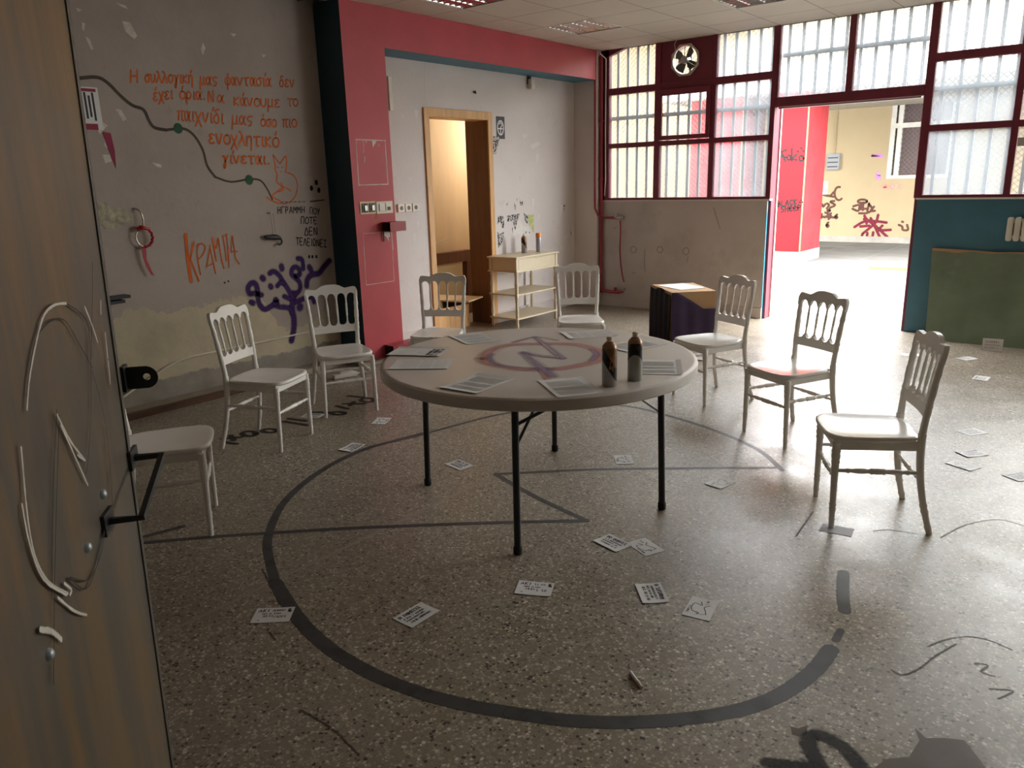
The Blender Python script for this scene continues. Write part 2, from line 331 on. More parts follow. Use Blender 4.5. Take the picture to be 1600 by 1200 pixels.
DATA = {
 'orange_lettering': [[0.013,1,[[2.91,2.455],[2.897,2.373]]],[0.013,1,[[2.903,2.414],[2.951,2.418]]],[0.013,1,[[2.957,2.459],[2.945,2.376]]],[0.013,1,[[3.046,2.435],[3.027,2.434],[3.011,2.42],[3.006,2.399],[3.013,2.381],[3.027,2.387],[3.036,2.406],[3.031,2.427],[3.027,2.434]]],[0.013,1,[[3.053,2.436],[3.05,2.404],[3.056,2.384],[3.071,2.39],[3.08,2.411],[3.084,2.438]]],[0.013,1,[[3.102,2.46],[3.111,2.455],[3.124,2.388]]],[0.013,1,[[3.116,2.435],[3.089,2.386]]],[0.013,1,[[3.146,2.463],[3.156,2.458],[3.169,2.39]]],[0.013,1,[[3.16,2.438],[3.133,2.388]]],[0.013,1,[[3.206,2.446],[3.197,2.442],[3.189,2.432],[3.184,2.42],[3.184,2.407],[3.188,2.397],[3.196,2.392],[3.205,2.394],[3.213,2.402],[3.219,2.413],[3.221,2.427],[3.219,2.438],[3.212,2.445],[3.204,2.445]]],[0.013,1,[[3.231,2.442],[3.241,2.44],[3.244,2.395],[3.235,2.362],[3.229,2.362],[3.235,2.389],[3.265,2.45]]],[0.013,1,[[3.286,2.451],[3.279,2.402],[3.286,2.397]]],[0.013,1,[[3.305,2.452],[3.297,2.398]]],[0.013,1,[[3.334,2.454],[3.303,2.425],[3.326,2.4]]],[0.013,1,[[3.352,2.455],[3.344,2.401]]],[0.013,1,[[3.349,2.439],[3.364,2.456],[3.376,2.452],[3.374,2.419],[3.367,2.375]]],[0.013,1,[[3.368,2.473],[3.376,2.492]]],[0.013,1,[[3.446,2.452],[3.431,2.363]]],[0.013,1,[[3.439,2.407],[3.449,2.397],[3.467,2.409],[3.476,2.453]]],[0.013,1,[[3.47,2.414],[3.475,2.398]]],[0.013,1,[[3.533,2.457],[3.51,2.411],[3.499,2.399],[3.49,2.416],[3.496,2.444],[3.512,2.456],[3.518,2.434],[3.523,2.404],[3.53,2.401]]],[0.013,1,[[3.584,2.457],[3.565,2.459],[3.548,2.441],[3.556,2.428],[3.574,2.423],[3.566,2.4],[3.551,2.394]]],[0.013,1,[[3.678,2.467],[3.667,2.463],[3.658,2.452],[3.653,2.439],[3.653,2.425],[3.658,2.415],[3.668,2.41],[3.679,2.412],[3.689,2.42],[3.696,2.432],[3.698,2.446],[3.694,2.458],[3.686,2.466],[3.676,2.466]]],[0.013,1,[[3.683,2.495],[3.666,2.375]]],[0.013,1,[[3.752,2.471],[3.728,2.424],[3.717,2.412],[3.707,2.429],[3.713,2.458],[3.73,2.47],[3.736,2.447],[3.742,2.416],[3.749,2.414]]],[0.013,1,[[3.766,2.472],[3.778,2.415],[3.806,2.474]]],[0.013,1,[[3.822,2.472],[3.869,2.478]]],[0.013,1,[[3.846,2.477],[3.839,2.424],[3.848,2.419]]],[0.013,1,[[3.925,2.481],[3.9,2.433],[3.888,2.421],[3.878,2.438],[3.884,2.467],[3.901,2.48],[3.909,2.457],[3.915,2.425],[3.922,2.423]]],[0.013,1,[[3.989,2.485],[3.963,2.483],[3.942,2.467],[3.937,2.444],[3.947,2.424],[3.966,2.431],[3.977,2.452],[3.969,2.475],[3.963,2.483]]],[0.013,1,[[4.009,2.486],[4.002,2.432],[4.012,2.427]]],[0.013,1,[[4.023,2.504],[4.033,2.526]]],[0.013,1,[[4.074,2.49],[4.049,2.441],[4.036,2.428],[4.025,2.445],[4.032,2.475],[4.049,2.488],[4.057,2.465],[4.064,2.433],[4.072,2.43]]],[0.013,1,[[4.198,2.516],[4.177,2.512],[4.176,2.501],[4.193,2.473],[4.187,2.439],[4.17,2.433],[4.158,2.449],[4.166,2.475],[4.183,2.484]]],[0.013,1,[[4.247,2.487],[4.231,2.492],[4.216,2.48],[4.23,2.466],[4.21,2.451],[4.219,2.434],[4.243,2.441]]],[0.013,1,[[4.265,2.493],[4.277,2.436],[4.302,2.495]]],[0.013,1,[[3.082,2.311],[3.069,2.314],[3.055,2.301],[3.067,2.289],[3.049,2.273],[3.057,2.258],[3.077,2.267]]],[0.013,1,[[3.072,2.33],[3.08,2.351]]],[0.013,1,[[3.098,2.319],[3.121,2.242]]],[0.013,1,[[3.132,2.325],[3.085,2.236]]],[0.013,1,[[3.172,2.326],[3.159,2.329],[3.145,2.316],[3.157,2.305],[3.139,2.288],[3.147,2.273],[3.168,2.282]]],[0.013,1,[[3.197,2.336],[3.189,2.285],[3.197,2.281]]],[0.013,1,[[3.284,2.338],[3.273,2.334],[3.264,2.324],[3.259,2.311],[3.259,2.298],[3.264,2.288],[3.273,2.283],[3.283,2.285],[3.293,2.292],[3.3,2.304],[3.302,2.318],[3.299,2.329],[3.291,2.336],[3.281,2.337]]],[0.013,1,[[3.283,2.354],[3.292,2.373]]],[0.013,1,[[3.306,2.251],[3.315,2.317],[3.333,2.34],[3.349,2.318],[3.33,2.287],[3.312,2.295]]],[0.013,1,[[3.377,2.341],[3.37,2.291],[3.378,2.286]]],[0.013,1,[[3.435,2.343],[3.412,2.298],[3.4,2.287],[3.391,2.303],[3.397,2.331],[3.413,2.343],[3.42,2.321],[3.425,2.29],[3.432,2.288]]],[0.013,1,[[3.451,2.291],[3.456,2.291]]],[0.013,1,[[3.489,2.273],[3.5,2.354],[3.527,2.275],[3.539,2.357]]],[0.013,1,[[3.622,2.33],[3.595,2.288],[3.581,2.278],[3.568,2.293],[3.575,2.319],[3.594,2.33],[3.604,2.309],[3.612,2.281],[3.621,2.278]]],[0.013,1,[[3.716,2.32],[3.709,2.262]]],[0.013,1,[[3.755,2.321],[3.715,2.291],[3.747,2.262]]],[0.013,1,[[3.819,2.322],[3.794,2.275],[3.781,2.263],[3.769,2.28],[3.776,2.309],[3.794,2.321],[3.802,2.298],[3.809,2.266],[3.817,2.263]]],[0.013,1,[[3.798,2.339],[3.808,2.359]]],[0.013,1,[[3.834,2.322],[3.849,2.263],[3.879,2.323]]],[0.013,1,[[3.925,2.324],[3.912,2.32],[3.902,2.309],[3.897,2.296],[3.897,2.281],[3.903,2.27],[3.914,2.265],[3.927,2.266],[3.938,2.274],[3.946,2.287],[3.948,2.302],[3.944,2.314],[3.934,2.322],[3.922,2.323]]],[0.013,1,[[3.961,2.324],[3.96,2.289],[3.971,2.265],[3.992,2.271],[4.004,2.295],[4.008,2.325]]],[0.013,1,[[4.032,2.326],[4.017,2.229]]],[0.013,1,[[4.026,2.278],[4.039,2.266],[4.061,2.278],[4.07,2.326]]],[0.013,1,[[4.065,2.284],[4.072,2.266]]],[0.013,1,[[4.136,2.322],[4.116,2.327],[4.097,2.315],[4.116,2.3],[4.09,2.285],[4.103,2.266],[4.133,2.273]]],[0.013,1,[[4.223,2.338],[4.268,2.342]]],[0.013,1,[[4.245,2.342],[4.239,2.29],[4.248,2.284]]],[0.013,1,[[4.303,2.343],[4.292,2.339],[4.283,2.329],[4.278,2.316],[4.279,2.302],[4.284,2.291],[4.294,2.285],[4.305,2.287],[4.315,2.295],[4.322,2.307],[4.324,2.322],[4.32,2.334],[4.312,2.342],[4.301,2.343]]],[0.013,1,[[3.221,2.193],[3.274,2.195]]],[0.013,1,[[3.234,2.193],[3.222,2.13]]],[0.013,1,[[3.258,2.196],[3.249,2.136],[3.261,2.128]]],[0.013,1,[[3.324,2.194],[3.298,2.141],[3.286,2.128],[3.276,2.148],[3.283,2.182],[3.301,2.195],[3.307,2.168],[3.313,2.13],[3.32,2.126]]],[0.013,1,[[3.349,2.194],[3.341,2.133],[3.35,2.125]]],[0.013,1,[[3.368,2.193],[3.402,2.089]]],[0.013,1,[[3.413,2.192],[3.353,2.091]]],[0.013,1,[[3.428,2.192],[3.44,2.123],[3.472,2.191]]],[0.013,1,[[3.5,2.19],[3.491,2.128],[3.502,2.121]]],[0.013,1,[[3.515,2.21],[3.526,2.234]]],[0.013,1,[[3.565,2.22],[3.54,2.217],[3.538,2.203],[3.558,2.168],[3.55,2.126],[3.529,2.12],[3.515,2.141],[3.525,2.172],[3.546,2.182]]],[0.013,1,[[3.593,2.188],[3.585,2.125],[3.595,2.118]]],[0.013,1,[[3.683,2.181],[3.666,2.079]]],[0.013,1,[[3.676,2.13],[3.689,2.118],[3.712,2.13],[3.721,2.181]]],[0.013,1,[[3.715,2.137],[3.722,2.118]]],[0.013,1,[[3.795,2.182],[3.767,2.131],[3.753,2.118],[3.74,2.137],[3.748,2.169],[3.767,2.182],[3.776,2.156],[3.784,2.121],[3.792,2.118]]],[0.013,1,[[3.86,2.18],[3.836,2.183],[3.815,2.163],[3.825,2.147],[3.848,2.141],[3.839,2.115],[3.82,2.108]]],[0.013,1,[[3.964,2.168],[3.954,2.164],[3.945,2.155],[3.94,2.142],[3.94,2.128],[3.945,2.117],[3.954,2.111],[3.964,2.112],[3.973,2.12],[3.98,2.132],[3.982,2.146],[3.979,2.158],[3.971,2.166],[3.961,2.167]]],[0.013,1,[[3.963,2.185],[3.971,2.204]]],[0.013,1,[[4.037,2.166],[4.014,2.167],[3.996,2.153],[3.991,2.13],[4.0,2.11],[4.017,2.115],[4.026,2.135],[4.02,2.158],[4.014,2.167]]],[0.013,1,[[4.068,2.166],[4.057,2.162],[4.049,2.152],[4.044,2.139],[4.044,2.125],[4.049,2.114],[4.058,2.109],[4.069,2.11],[4.078,2.117],[4.085,2.129],[4.086,2.143],[4.083,2.156],[4.076,2.164],[4.065,2.165]]],[0.013,1,[[4.15,2.17],[4.205,2.174]]],[0.013,1,[[4.164,2.17],[4.154,2.112]]],[0.013,1,[[4.189,2.174],[4.182,2.118],[4.195,2.112]]],[0.013,1,[[4.223,2.175],[4.216,2.119],[4.226,2.113]]],[0.013,1,[[4.269,2.176],[4.257,2.172],[4.247,2.161],[4.241,2.146],[4.242,2.132],[4.248,2.12],[4.258,2.114],[4.271,2.116],[4.282,2.124],[4.29,2.138],[4.291,2.153],[4.287,2.166],[4.278,2.175],[4.266,2.176]]],[0.016,1,[[3.498,2.028],[3.479,2.036],[3.46,2.023],[3.478,2.005],[3.453,1.988],[3.464,1.967],[3.494,1.973]]],[0.016,1,[[3.521,2.035],[3.534,1.964],[3.567,2.034]]],[0.016,1,[[3.614,2.033],[3.601,2.028],[3.59,2.017],[3.584,2.0],[3.584,1.983],[3.59,1.97],[3.601,1.963],[3.614,1.964],[3.627,1.973],[3.635,1.988],[3.637,2.005],[3.633,2.02],[3.624,2.03],[3.611,2.032]]],[0.016,1,[[3.652,2.032],[3.691,1.923]]],[0.016,1,[[3.703,2.03],[3.637,1.925]]],[0.016,1,[[3.726,2.058],[3.74,2.051],[3.764,1.957]]],[0.016,1,[[3.748,2.022],[3.709,1.959]]],[0.016,1,[[3.793,2.028],[3.784,1.956]]],[0.016,1,[[3.79,2.007],[3.812,2.028],[3.829,2.02],[3.827,1.977],[3.819,1.919]]],[0.016,1,[[3.856,2.023],[3.913,2.025]]],[0.016,1,[[3.885,2.026],[3.876,1.96],[3.888,1.953]]],[0.016,1,[[3.94,2.025],[3.932,1.959],[3.943,1.951]]],[0.016,1,[[3.969,2.024],[3.959,1.95]]],[0.016,1,[[4.014,2.023],[3.967,1.987],[4.005,1.949]]],[0.016,1,[[4.067,2.021],[4.052,2.017],[4.04,2.005],[4.034,1.987],[4.034,1.97],[4.041,1.955],[4.054,1.948],[4.068,1.949],[4.082,1.958],[4.09,1.974],[4.093,1.992],[4.088,2.009],[4.077,2.019],[4.063,2.021]]],[0.016,1,[[4.065,2.044],[4.077,2.07]]],[0.016,1,[[3.551,1.87],[3.566,1.867],[3.573,1.818],[3.563,1.784],[3.554,1.784],[3.561,1.813],[3.599,1.875]]],[0.016,1,[[3.629,1.875],[3.622,1.823],[3.633,1.817]]],[0.016,1,[[3.645,1.892],[3.655,1.912]]],[0.016,1,[[3.65,1.875],[3.666,1.816],[3.698,1.874]]],[0.016,1,[[3.761,1.867],[3.741,1.873],[3.721,1.862],[3.741,1.847],[3.714,1.833],[3.727,1.815],[3.758,1.82]]],[0.016,1,[[3.784,1.87],[3.84,1.872]]],[0.016,1,[[3.812,1.873],[3.806,1.819],[3.817,1.813]]],[0.016,1,[[3.907,1.871],[3.879,1.824],[3.865,1.812],[3.852,1.83],[3.859,1.86],[3.879,1.872],[3.888,1.848],[3.897,1.815],[3.906,1.812]]],[0.016,1,[[3.937,1.871],[3.93,1.817],[3.942,1.811]]],[0.016,1,[[3.965,1.813],[3.971,1.813]]],[0.012,1,[[3.251,1.205],[3.231,1.125],[3.235,0.966]]],[0.012,1,[[3.24,1.19],[3.278,1.207],[3.305,1.176],[3.279,1.121],[3.23,1.085]]],[0.012,1,[[3.351,1.185],[3.328,1.117],[3.297,1.021]]],[0.012,1,[[3.346,1.181],[3.355,1.081],[3.367,0.96]]],[0.012,1,[[3.297,1.025],[3.354,1.04]]],[0.012,1,[[3.373,1.244],[3.38,1.162],[3.386,1.058]]],[0.012,1,[[3.376,1.244],[3.397,1.156],[3.427,1.241],[3.43,1.124],[3.444,0.993]]],[0.012,1,[[3.469,1.254],[3.476,1.154],[3.476,1.053]]],[0.012,1,[[3.469,1.246],[3.509,1.264]]],[0.012,1,[[3.504,1.26],[3.501,1.135],[3.492,0.997]]],[0.012,1,[[3.554,1.244],[3.538,1.182],[3.527,1.116]]],[0.012,1,[[3.555,1.244],[3.559,1.13],[3.563,1.062],[3.59,1.017]]],[0.012,1,[[3.528,1.123],[3.582,1.118]]],[0.03,1,[[3.156,1.284],[3.15,1.165],[3.147,1.052],[3.15,0.922]]],[0.018,1,[[3.215,1.224],[3.165,1.091]]],[0.018,1,[[3.166,1.099],[3.189,1.016],[3.213,0.919]]]],
 'fox_drawing': [[0.012,1,[[4.023,1.883],[4.034,1.797],[4.026,1.769],[4.042,1.725],[4.031,1.668],[4.062,1.638],[4.086,1.616]]],[0.012,1,[[4.023,1.883],[4.076,1.819],[4.094,1.826],[4.149,1.876],[4.146,1.797],[4.128,1.739]]],[0.012,1,[[4.146,1.739],[4.206,1.716],[4.236,1.664],[4.234,1.605],[4.203,1.539],[4.134,1.489],[4.043,1.485],[3.959,1.514],[3.919,1.541]]],[0.012,1,[[4.086,1.616],[4.02,1.581],[3.972,1.546],[4.046,1.507]]],[0.012,1,[[4.096,1.623],[4.13,1.607],[4.163,1.585]]],[0.012,1,[[4.073,1.653],[4.093,1.601],[4.038,1.581]]],[0.007,1,[[4.045,1.786],[4.066,1.779]]],[0.007,1,[[4.093,1.779],[4.111,1.786]]],[0.007,1,[[4.076,1.75],[4.093,1.746]]]],
 'black_lettering': [[0.0085,1,[[4.017,1.456],[4.01,1.404]]],[0.0085,1,[[4.013,1.43],[4.038,1.43]]],[0.0085,1,[[4.042,1.456],[4.035,1.404]]],[0.0085,1,[[4.05,1.403],[4.057,1.455],[4.082,1.454]]],[0.0085,1,[[4.091,1.402],[4.097,1.454],[4.115,1.451],[4.117,1.438],[4.109,1.428],[4.094,1.425]]],[0.0085,1,[[4.13,1.401],[4.151,1.453],[4.159,1.4]]],[0.0085,1,[[4.138,1.419],[4.156,1.418]]],[0.0085,1,[[4.171,1.399],[4.179,1.452],[4.189,1.42],[4.205,1.451],[4.201,1.398]]],[0.0085,1,[[4.213,1.398],[4.221,1.451],[4.23,1.419],[4.247,1.45],[4.243,1.397]]],[0.0085,1,[[4.263,1.45],[4.257,1.396]]],[0.0085,1,[[4.26,1.423],[4.287,1.422]]],[0.0085,1,[[4.29,1.449],[4.283,1.396]]],[0.0085,1,[[4.344,1.384],[4.35,1.436],[4.374,1.433],[4.368,1.381]]],[0.0085,1,[[4.402,1.43],[4.394,1.427],[4.387,1.419],[4.384,1.407],[4.384,1.394],[4.387,1.384],[4.394,1.378],[4.401,1.378],[4.409,1.385],[4.413,1.396],[4.415,1.408],[4.413,1.42],[4.407,1.428],[4.4,1.43]]],[0.0085,1,[[4.425,1.427],[4.436,1.4]]],[0.0085,1,[[4.453,1.424],[4.43,1.374]]],[0.0095,1,[[4.24,1.304],[4.247,1.359],[4.275,1.357],[4.268,1.302]]],[0.0095,1,[[4.308,1.356],[4.299,1.353],[4.291,1.343],[4.287,1.331],[4.287,1.317],[4.291,1.306],[4.299,1.301],[4.308,1.301],[4.316,1.308],[4.322,1.32],[4.324,1.334],[4.321,1.346],[4.314,1.354],[4.305,1.356]]],[0.0095,1,[[4.334,1.354],[4.371,1.352]]],[0.0095,1,[[4.352,1.353],[4.346,1.298]]],[0.0095,1,[[4.411,1.35],[4.384,1.352],[4.378,1.296],[4.405,1.294]]],[0.0095,1,[[4.381,1.324],[4.404,1.322]]],[0.01,1,[[4.266,1.205],[4.29,1.267],[4.3,1.203],[4.266,1.205]]],[0.01,1,[[4.353,1.263],[4.324,1.265],[4.317,1.202],[4.345,1.2]]],[0.01,1,[[4.32,1.234],[4.345,1.232]]],[0.01,1,[[4.366,1.198],[4.373,1.262],[4.397,1.196],[4.405,1.26]]],[0.0095,1,[[4.173,1.188],[4.204,1.183]]],[0.0095,1,[[4.188,1.185],[4.181,1.126]]],[0.0095,1,[[4.237,1.178],[4.215,1.182],[4.208,1.122],[4.23,1.119]]],[0.0095,1,[[4.211,1.152],[4.23,1.149]]],[0.0095,1,[[4.245,1.117],[4.265,1.174],[4.272,1.113]]],[0.0095,1,[[4.315,1.167],[4.292,1.171],[4.285,1.111],[4.308,1.107]]],[0.0095,1,[[4.289,1.141],[4.308,1.138]]],[0.0095,1,[[4.337,1.164],[4.33,1.104]]],[0.0095,1,[[4.345,1.105],[4.354,1.107],[4.348,1.132],[4.358,1.161],[4.371,1.159],[4.373,1.128],[4.363,1.105],[4.371,1.101]]],[0.0095,1,[[4.384,1.096],[4.391,1.156],[4.41,1.092],[4.416,1.153]]],[0.0095,1,[[4.455,1.147],[4.432,1.151],[4.425,1.09],[4.448,1.086]]],[0.0095,1,[[4.428,1.12],[4.448,1.117]]],[0.0095,1,[[4.472,1.145],[4.494,1.142]]],[0.0095,1,[[4.483,1.143],[4.476,1.082]]],[0.0095,1,[[4.462,1.084],[4.491,1.08]]]],
 'black_dots': [[0.024,0,[[4.292,1.016],[4.291,1.006]]],[0.024,0,[[4.328,1.012],[4.327,1.003]]],[0.024,0,[[4.371,1.008],[4.37,0.999]]],[0.038,0,[[4.444,1.657],[4.443,1.645]]],[0.038,0,[[4.386,1.61],[4.385,1.597]]],[0.038,0,[[4.464,1.59],[4.462,1.578]]]],
 'garland_line': [[0.026,1,[[2.533,2.37],[2.661,2.388],[2.732,2.357],[2.813,2.273],[2.884,2.217],[2.962,2.19],[2.992,2.114],[3.027,2.069],[3.111,2.055]]],[0.022,1,[[3.111,2.055],[3.2,2.066],[3.272,2.064],[3.338,2.013],[3.389,1.915],[3.41,1.797],[3.466,1.712]]],[0.017,1,[[3.466,1.712],[3.599,1.672],[3.765,1.69],[3.87,1.68],[3.927,1.615],[3.97,1.522]]],[0.008,0,[[4.049,1.496],[4.076,1.496]]],[0.008,0,[[4.094,1.495],[4.121,1.495]]],[0.008,0,[[4.139,1.494],[4.166,1.494]]],[0.008,0,[[4.184,1.493],[4.212,1.493]]],[0.008,0,[[4.23,1.492],[4.258,1.492]]],[0.008,0,[[4.276,1.491],[4.304,1.491]]],[0.014,0,[[4.361,1.49],[4.512,1.498]]]],
 'green_circles': [[0.075,0,[[3.21,2.073],[3.209,2.067]]],[0.078,0,[[3.769,1.688],[3.768,1.681]]]],
 'purple_tree': [[0.0806,1,[[4.017,0.294],[4.055,0.396],[4.066,0.487],[4.057,0.565],[4.072,0.639],[4.092,0.705]]],[0.065,1,[[4.055,0.535],[4.025,0.585],[3.93,0.61],[3.872,0.633],[3.784,0.609],[3.739,0.655],[3.726,0.716],[3.731,0.788],[3.713,0.841],[3.672,0.842],[3.643,0.806],[3.653,0.762],[3.702,0.755],[3.762,0.737]]],[0.07150000000000001,1,[[3.899,0.674],[3.91,0.654],[3.883,0.647]]],[0.062400000000000004,1,[[4.076,0.669],[4.036,0.75],[3.992,0.823],[3.956,0.886],[3.908,0.921],[3.868,0.907]]],[0.058499999999999996,1,[[3.997,0.809],[3.96,0.815],[3.931,0.793]]],[0.0611,1,[[4.111,0.695],[4.161,0.735],[4.163,0.795],[4.119,0.846],[4.087,0.879],[4.102,0.923],[4.139,0.934],[4.172,0.908],[4.171,0.863],[4.13,0.856]]],[0.058499999999999996,1,[[4.17,1.006],[4.214,0.99],[4.216,0.911]]],[0.07150000000000001,1,[[4.237,0.756],[4.253,0.815],[4.304,0.848],[4.381,0.855],[4.444,0.903],[4.497,0.944],[4.513,0.954]]],[0.065,1,[[4.102,0.628],[4.197,0.646],[4.272,0.651],[4.3,0.601]]],[0.09100000000000001,1,[[4.137,0.573],[4.147,0.579]]],[0.058499999999999996,1,[[3.989,0.694],[4.043,0.662]]],[0.07150000000000001,1,[[3.791,0.879],[3.8,0.87]]],[0.065,1,[[3.861,0.798],[3.866,0.792]]],[0.07150000000000001,1,[[3.991,0.956],[3.996,0.933]]],[0.07150000000000001,1,[[4.284,0.919],[4.3,0.894]]],[0.07150000000000001,1,[[3.66,0.688],[3.675,0.679]]]],
 'chalk_marks': [[0.007,1,[[-0.512,1.293],[-0.471,1.345],[-0.385,1.414],[-0.323,1.429],[-0.258,1.424]]],[0.007,1,[[-0.559,1.245],[-0.583,1.15],[-0.587,1.078],[-0.558,1.016],[-0.495,0.96]]],[0.007,1,[[-0.595,1.166],[-0.596,1.102],[-0.574,1.03],[-0.501,0.961]]],[0.007,1,[[-0.396,1.25],[-0.358,1.189],[-0.304,1.133]]],[0.007,1,[[-0.304,1.133],[-0.337,1.155]]],[0.007,1,[[-0.388,1.228],[-0.313,1.087]]],[0.007,1,[[-0.158,1.402],[-0.132,1.359],[-0.117,1.323]]],[0.007,1,[[-0.5,0.982],[-0.477,0.958],[-0.486,0.953]]],[0.007,1,[[-0.535,0.975],[-0.483,0.92],[-0.433,0.882]]],[0.013,1,[[-0.619,0.967],[-0.582,0.941],[-0.554,0.909]]],[0.006,1,[[-0.051,1.399],[-0.065,1.374]]],[0.006,1,[[-0.057,1.332],[-0.068,1.279]]],[0.006,1,[[-0.068,1.272],[-0.08,1.225]]]],
 'pencil_marks': [[0.0035,1,[[-0.258,1.424],[-0.163,1.377],[-0.175,1.302],[-0.222,1.21],[-0.288,1.127],[-0.309,1.109]]],[0.0035,1,[[-0.503,1.312],[-0.437,1.381],[-0.36,1.405],[-0.283,1.397],[-0.235,1.352],[-0.174,1.282]]],[0.0035,1,[[-0.392,1.258],[-0.468,1.146],[-0.554,0.991]]],[0.0035,1,[[-0.386,1.245],[-0.453,1.14],[-0.53,1.013],[-0.612,0.865]]],[0.0035,1,[[-0.473,0.979],[-0.388,0.93],[-0.299,0.945],[-0.237,0.999]]],[0.0035,1,[[-0.474,0.977],[-0.411,0.923],[-0.333,0.935],[-0.257,0.98]]],[0.0035,1,[[-0.177,1.276],[-0.153,1.162],[-0.181,1.032],[-0.22,0.949]]],[0.0035,1,[[-0.064,1.481],[-0.105,1.407],[-0.172,1.301]]]],
 'white_outlines': [[0.011,0,[[4.643,2.003],[4.989,2.001]]],[0.011,0,[[4.646,2.003],[4.638,1.614]]],[0.011,0,[[4.985,2.001],[4.984,1.616]]],[0.011,0,[[4.639,1.619],[4.984,1.619]]],[0.008,0,[[4.724,1.993],[4.726,1.946],[4.72,1.894]]],[0.008,0,[[4.731,1.861],[4.725,1.809]]],[0.008,0,[[4.76,1.996],[4.76,1.98]]],[0.008,0,[[4.901,1.966],[4.91,1.954]]],[0.005,0,[[4.645,1.196],[4.991,1.195]]],[0.005,0,[[4.646,1.196],[4.639,1.002]]],[0.005,0,[[4.991,1.195],[4.996,1.022]]],[0.005,0,[[4.645,1.195],[4.638,0.736]]],[0.005,0,[[4.638,0.736],[4.983,0.734]]],[0.005,0,[[4.988,1.198],[4.983,0.734]]]],
 'gold_ribbon_drawing': [[0.004,1,[[4.764,1.268],[4.809,1.315],[4.855,1.372],[4.843,1.388],[4.826,1.354],[4.806,1.28]]],[0.004,1,[[4.805,1.275],[4.777,1.327],[4.777,1.366],[4.795,1.375],[4.805,1.345]]],[0.004,1,[[4.82,1.289],[4.851,1.333]]],[0.004,1,[[4.872,1.372],[4.882,1.366]]]],
 'floor_emblem': [[0.045,1,[[-3.542,3.449],[-3.587,3.228],[-3.628,2.991],[-3.587,2.704],[-3.477,2.411],[-3.315,2.147],[-3.1,1.926],[-2.931,1.799],[-2.648,1.644]]],[0.062,1,[[-2.648,1.644],[-2.341,1.531],[-2.094,1.476],[-1.872,1.465],[-1.671,1.484],[-1.484,1.531],[-1.325,1.595]]],[0.062,1,[[-1.325,1.595],[-1.177,1.664],[-1.013,1.772],[-0.865,1.906],[-0.755,2.039],[-0.685,2.18],[-0.641,2.357],[-0.632,2.521]]],[0.05,1,[[-0.755,3.103],[-0.705,2.919],[-0.665,2.804]]],[0.03,1,[[-0.635,2.59],[-0.639,2.663]]],[0.036,1,[[-3.635,3.051],[-3.554,3.312],[-3.492,3.615],[-3.409,3.987],[-3.272,4.267],[-3.043,4.555],[-2.728,4.722],[-2.333,4.664],[-1.959,4.543],[-1.606,4.351],[-1.371,4.1]]],[0.036,1,[[-3.482,1.503],[-3.298,1.7],[-3.084,1.911],[-2.769,2.204],[-2.267,2.628],[-1.906,2.91]]],[0.036,1,[[-1.906,2.91],[-2.218,2.985],[-2.439,3.052],[-2.667,3.135]]],[0.036,1,[[-2.667,3.135],[-2.27,3.493],[-1.86,3.8],[-1.405,4.125]]],[0.036,1,[[-3.551,1.538],[-3.506,1.7]]]],
 'floor_lettering': [[0.05,1,[[-4.449,3.794],[-4.434,3.774],[-4.43,3.753],[-4.438,3.735],[-4.457,3.723],[-4.482,3.72],[-4.509,3.726],[-4.532,3.74],[-4.548,3.759],[-4.552,3.781],[-4.544,3.799],[-4.525,3.811],[-4.5,3.815],[-4.473,3.809],[-4.449,3.794]]],[0.05,1,[[-4.712,3.766],[-4.589,3.797]]],[0.05,1,[[-4.567,3.598],[-4.433,3.686]]],[0.05,1,[[-4.489,3.592],[-4.543,3.673]]],[0.05,1,[[-4.562,3.525],[-4.436,3.524]]],[0.05,1,[[-4.58,3.326],[-4.458,3.396]]],[0.05,1,[[-4.361,3.434],[-4.353,3.421],[-4.354,3.405],[-4.365,3.39],[-4.383,3.377],[-4.406,3.371],[-4.427,3.372],[-4.444,3.379],[-4.453,3.392],[-4.452,3.408],[-4.441,3.424],[-4.422,3.436],[-4.4,3.443],[-4.378,3.442],[-4.361,3.434]]],[0.05,1,[[-4.574,3.059],[-4.357,3.094]]],[0.05,1,[[-4.599,3.118],[-4.451,3.154]]],[0.05,1,[[-4.496,2.779],[-4.48,2.763],[-4.475,2.745],[-4.482,2.728],[-4.5,2.716],[-4.525,2.711],[-4.553,2.713],[-4.577,2.724],[-4.593,2.74],[-4.599,2.758],[-4.591,2.775],[-4.573,2.787],[-4.547,2.792],[-4.52,2.789],[-4.496,2.779]]],[0.05,1,[[-4.432,2.899],[-4.421,2.886],[-4.421,2.87],[-4.431,2.854],[-4.45,2.841],[-4.474,2.834],[-4.498,2.835],[-4.517,2.842],[-4.528,2.855],[-4.529,2.872],[-4.518,2.888],[-4.499,2.9],[-4.475,2.907],[-4.451,2.907],[-4.432,2.899]]],[0.05,1,[[-4.597,2.589],[-4.516,2.674]]],[0.05,1,[[-4.521,2.552],[-4.42,2.577]]],[0.05,1,[[-4.61,2.656],[-4.5,2.61]]],[0.06,1,[[-0.45,1.896],[-0.509,1.964],[-0.543,2.013],[-0.538,2.056],[-0.497,2.064],[-0.444,2.044],[-0.383,1.991]]],[0.06,1,[[-0.604,1.862],[-0.555,1.887],[-0.495,1.922]]]],
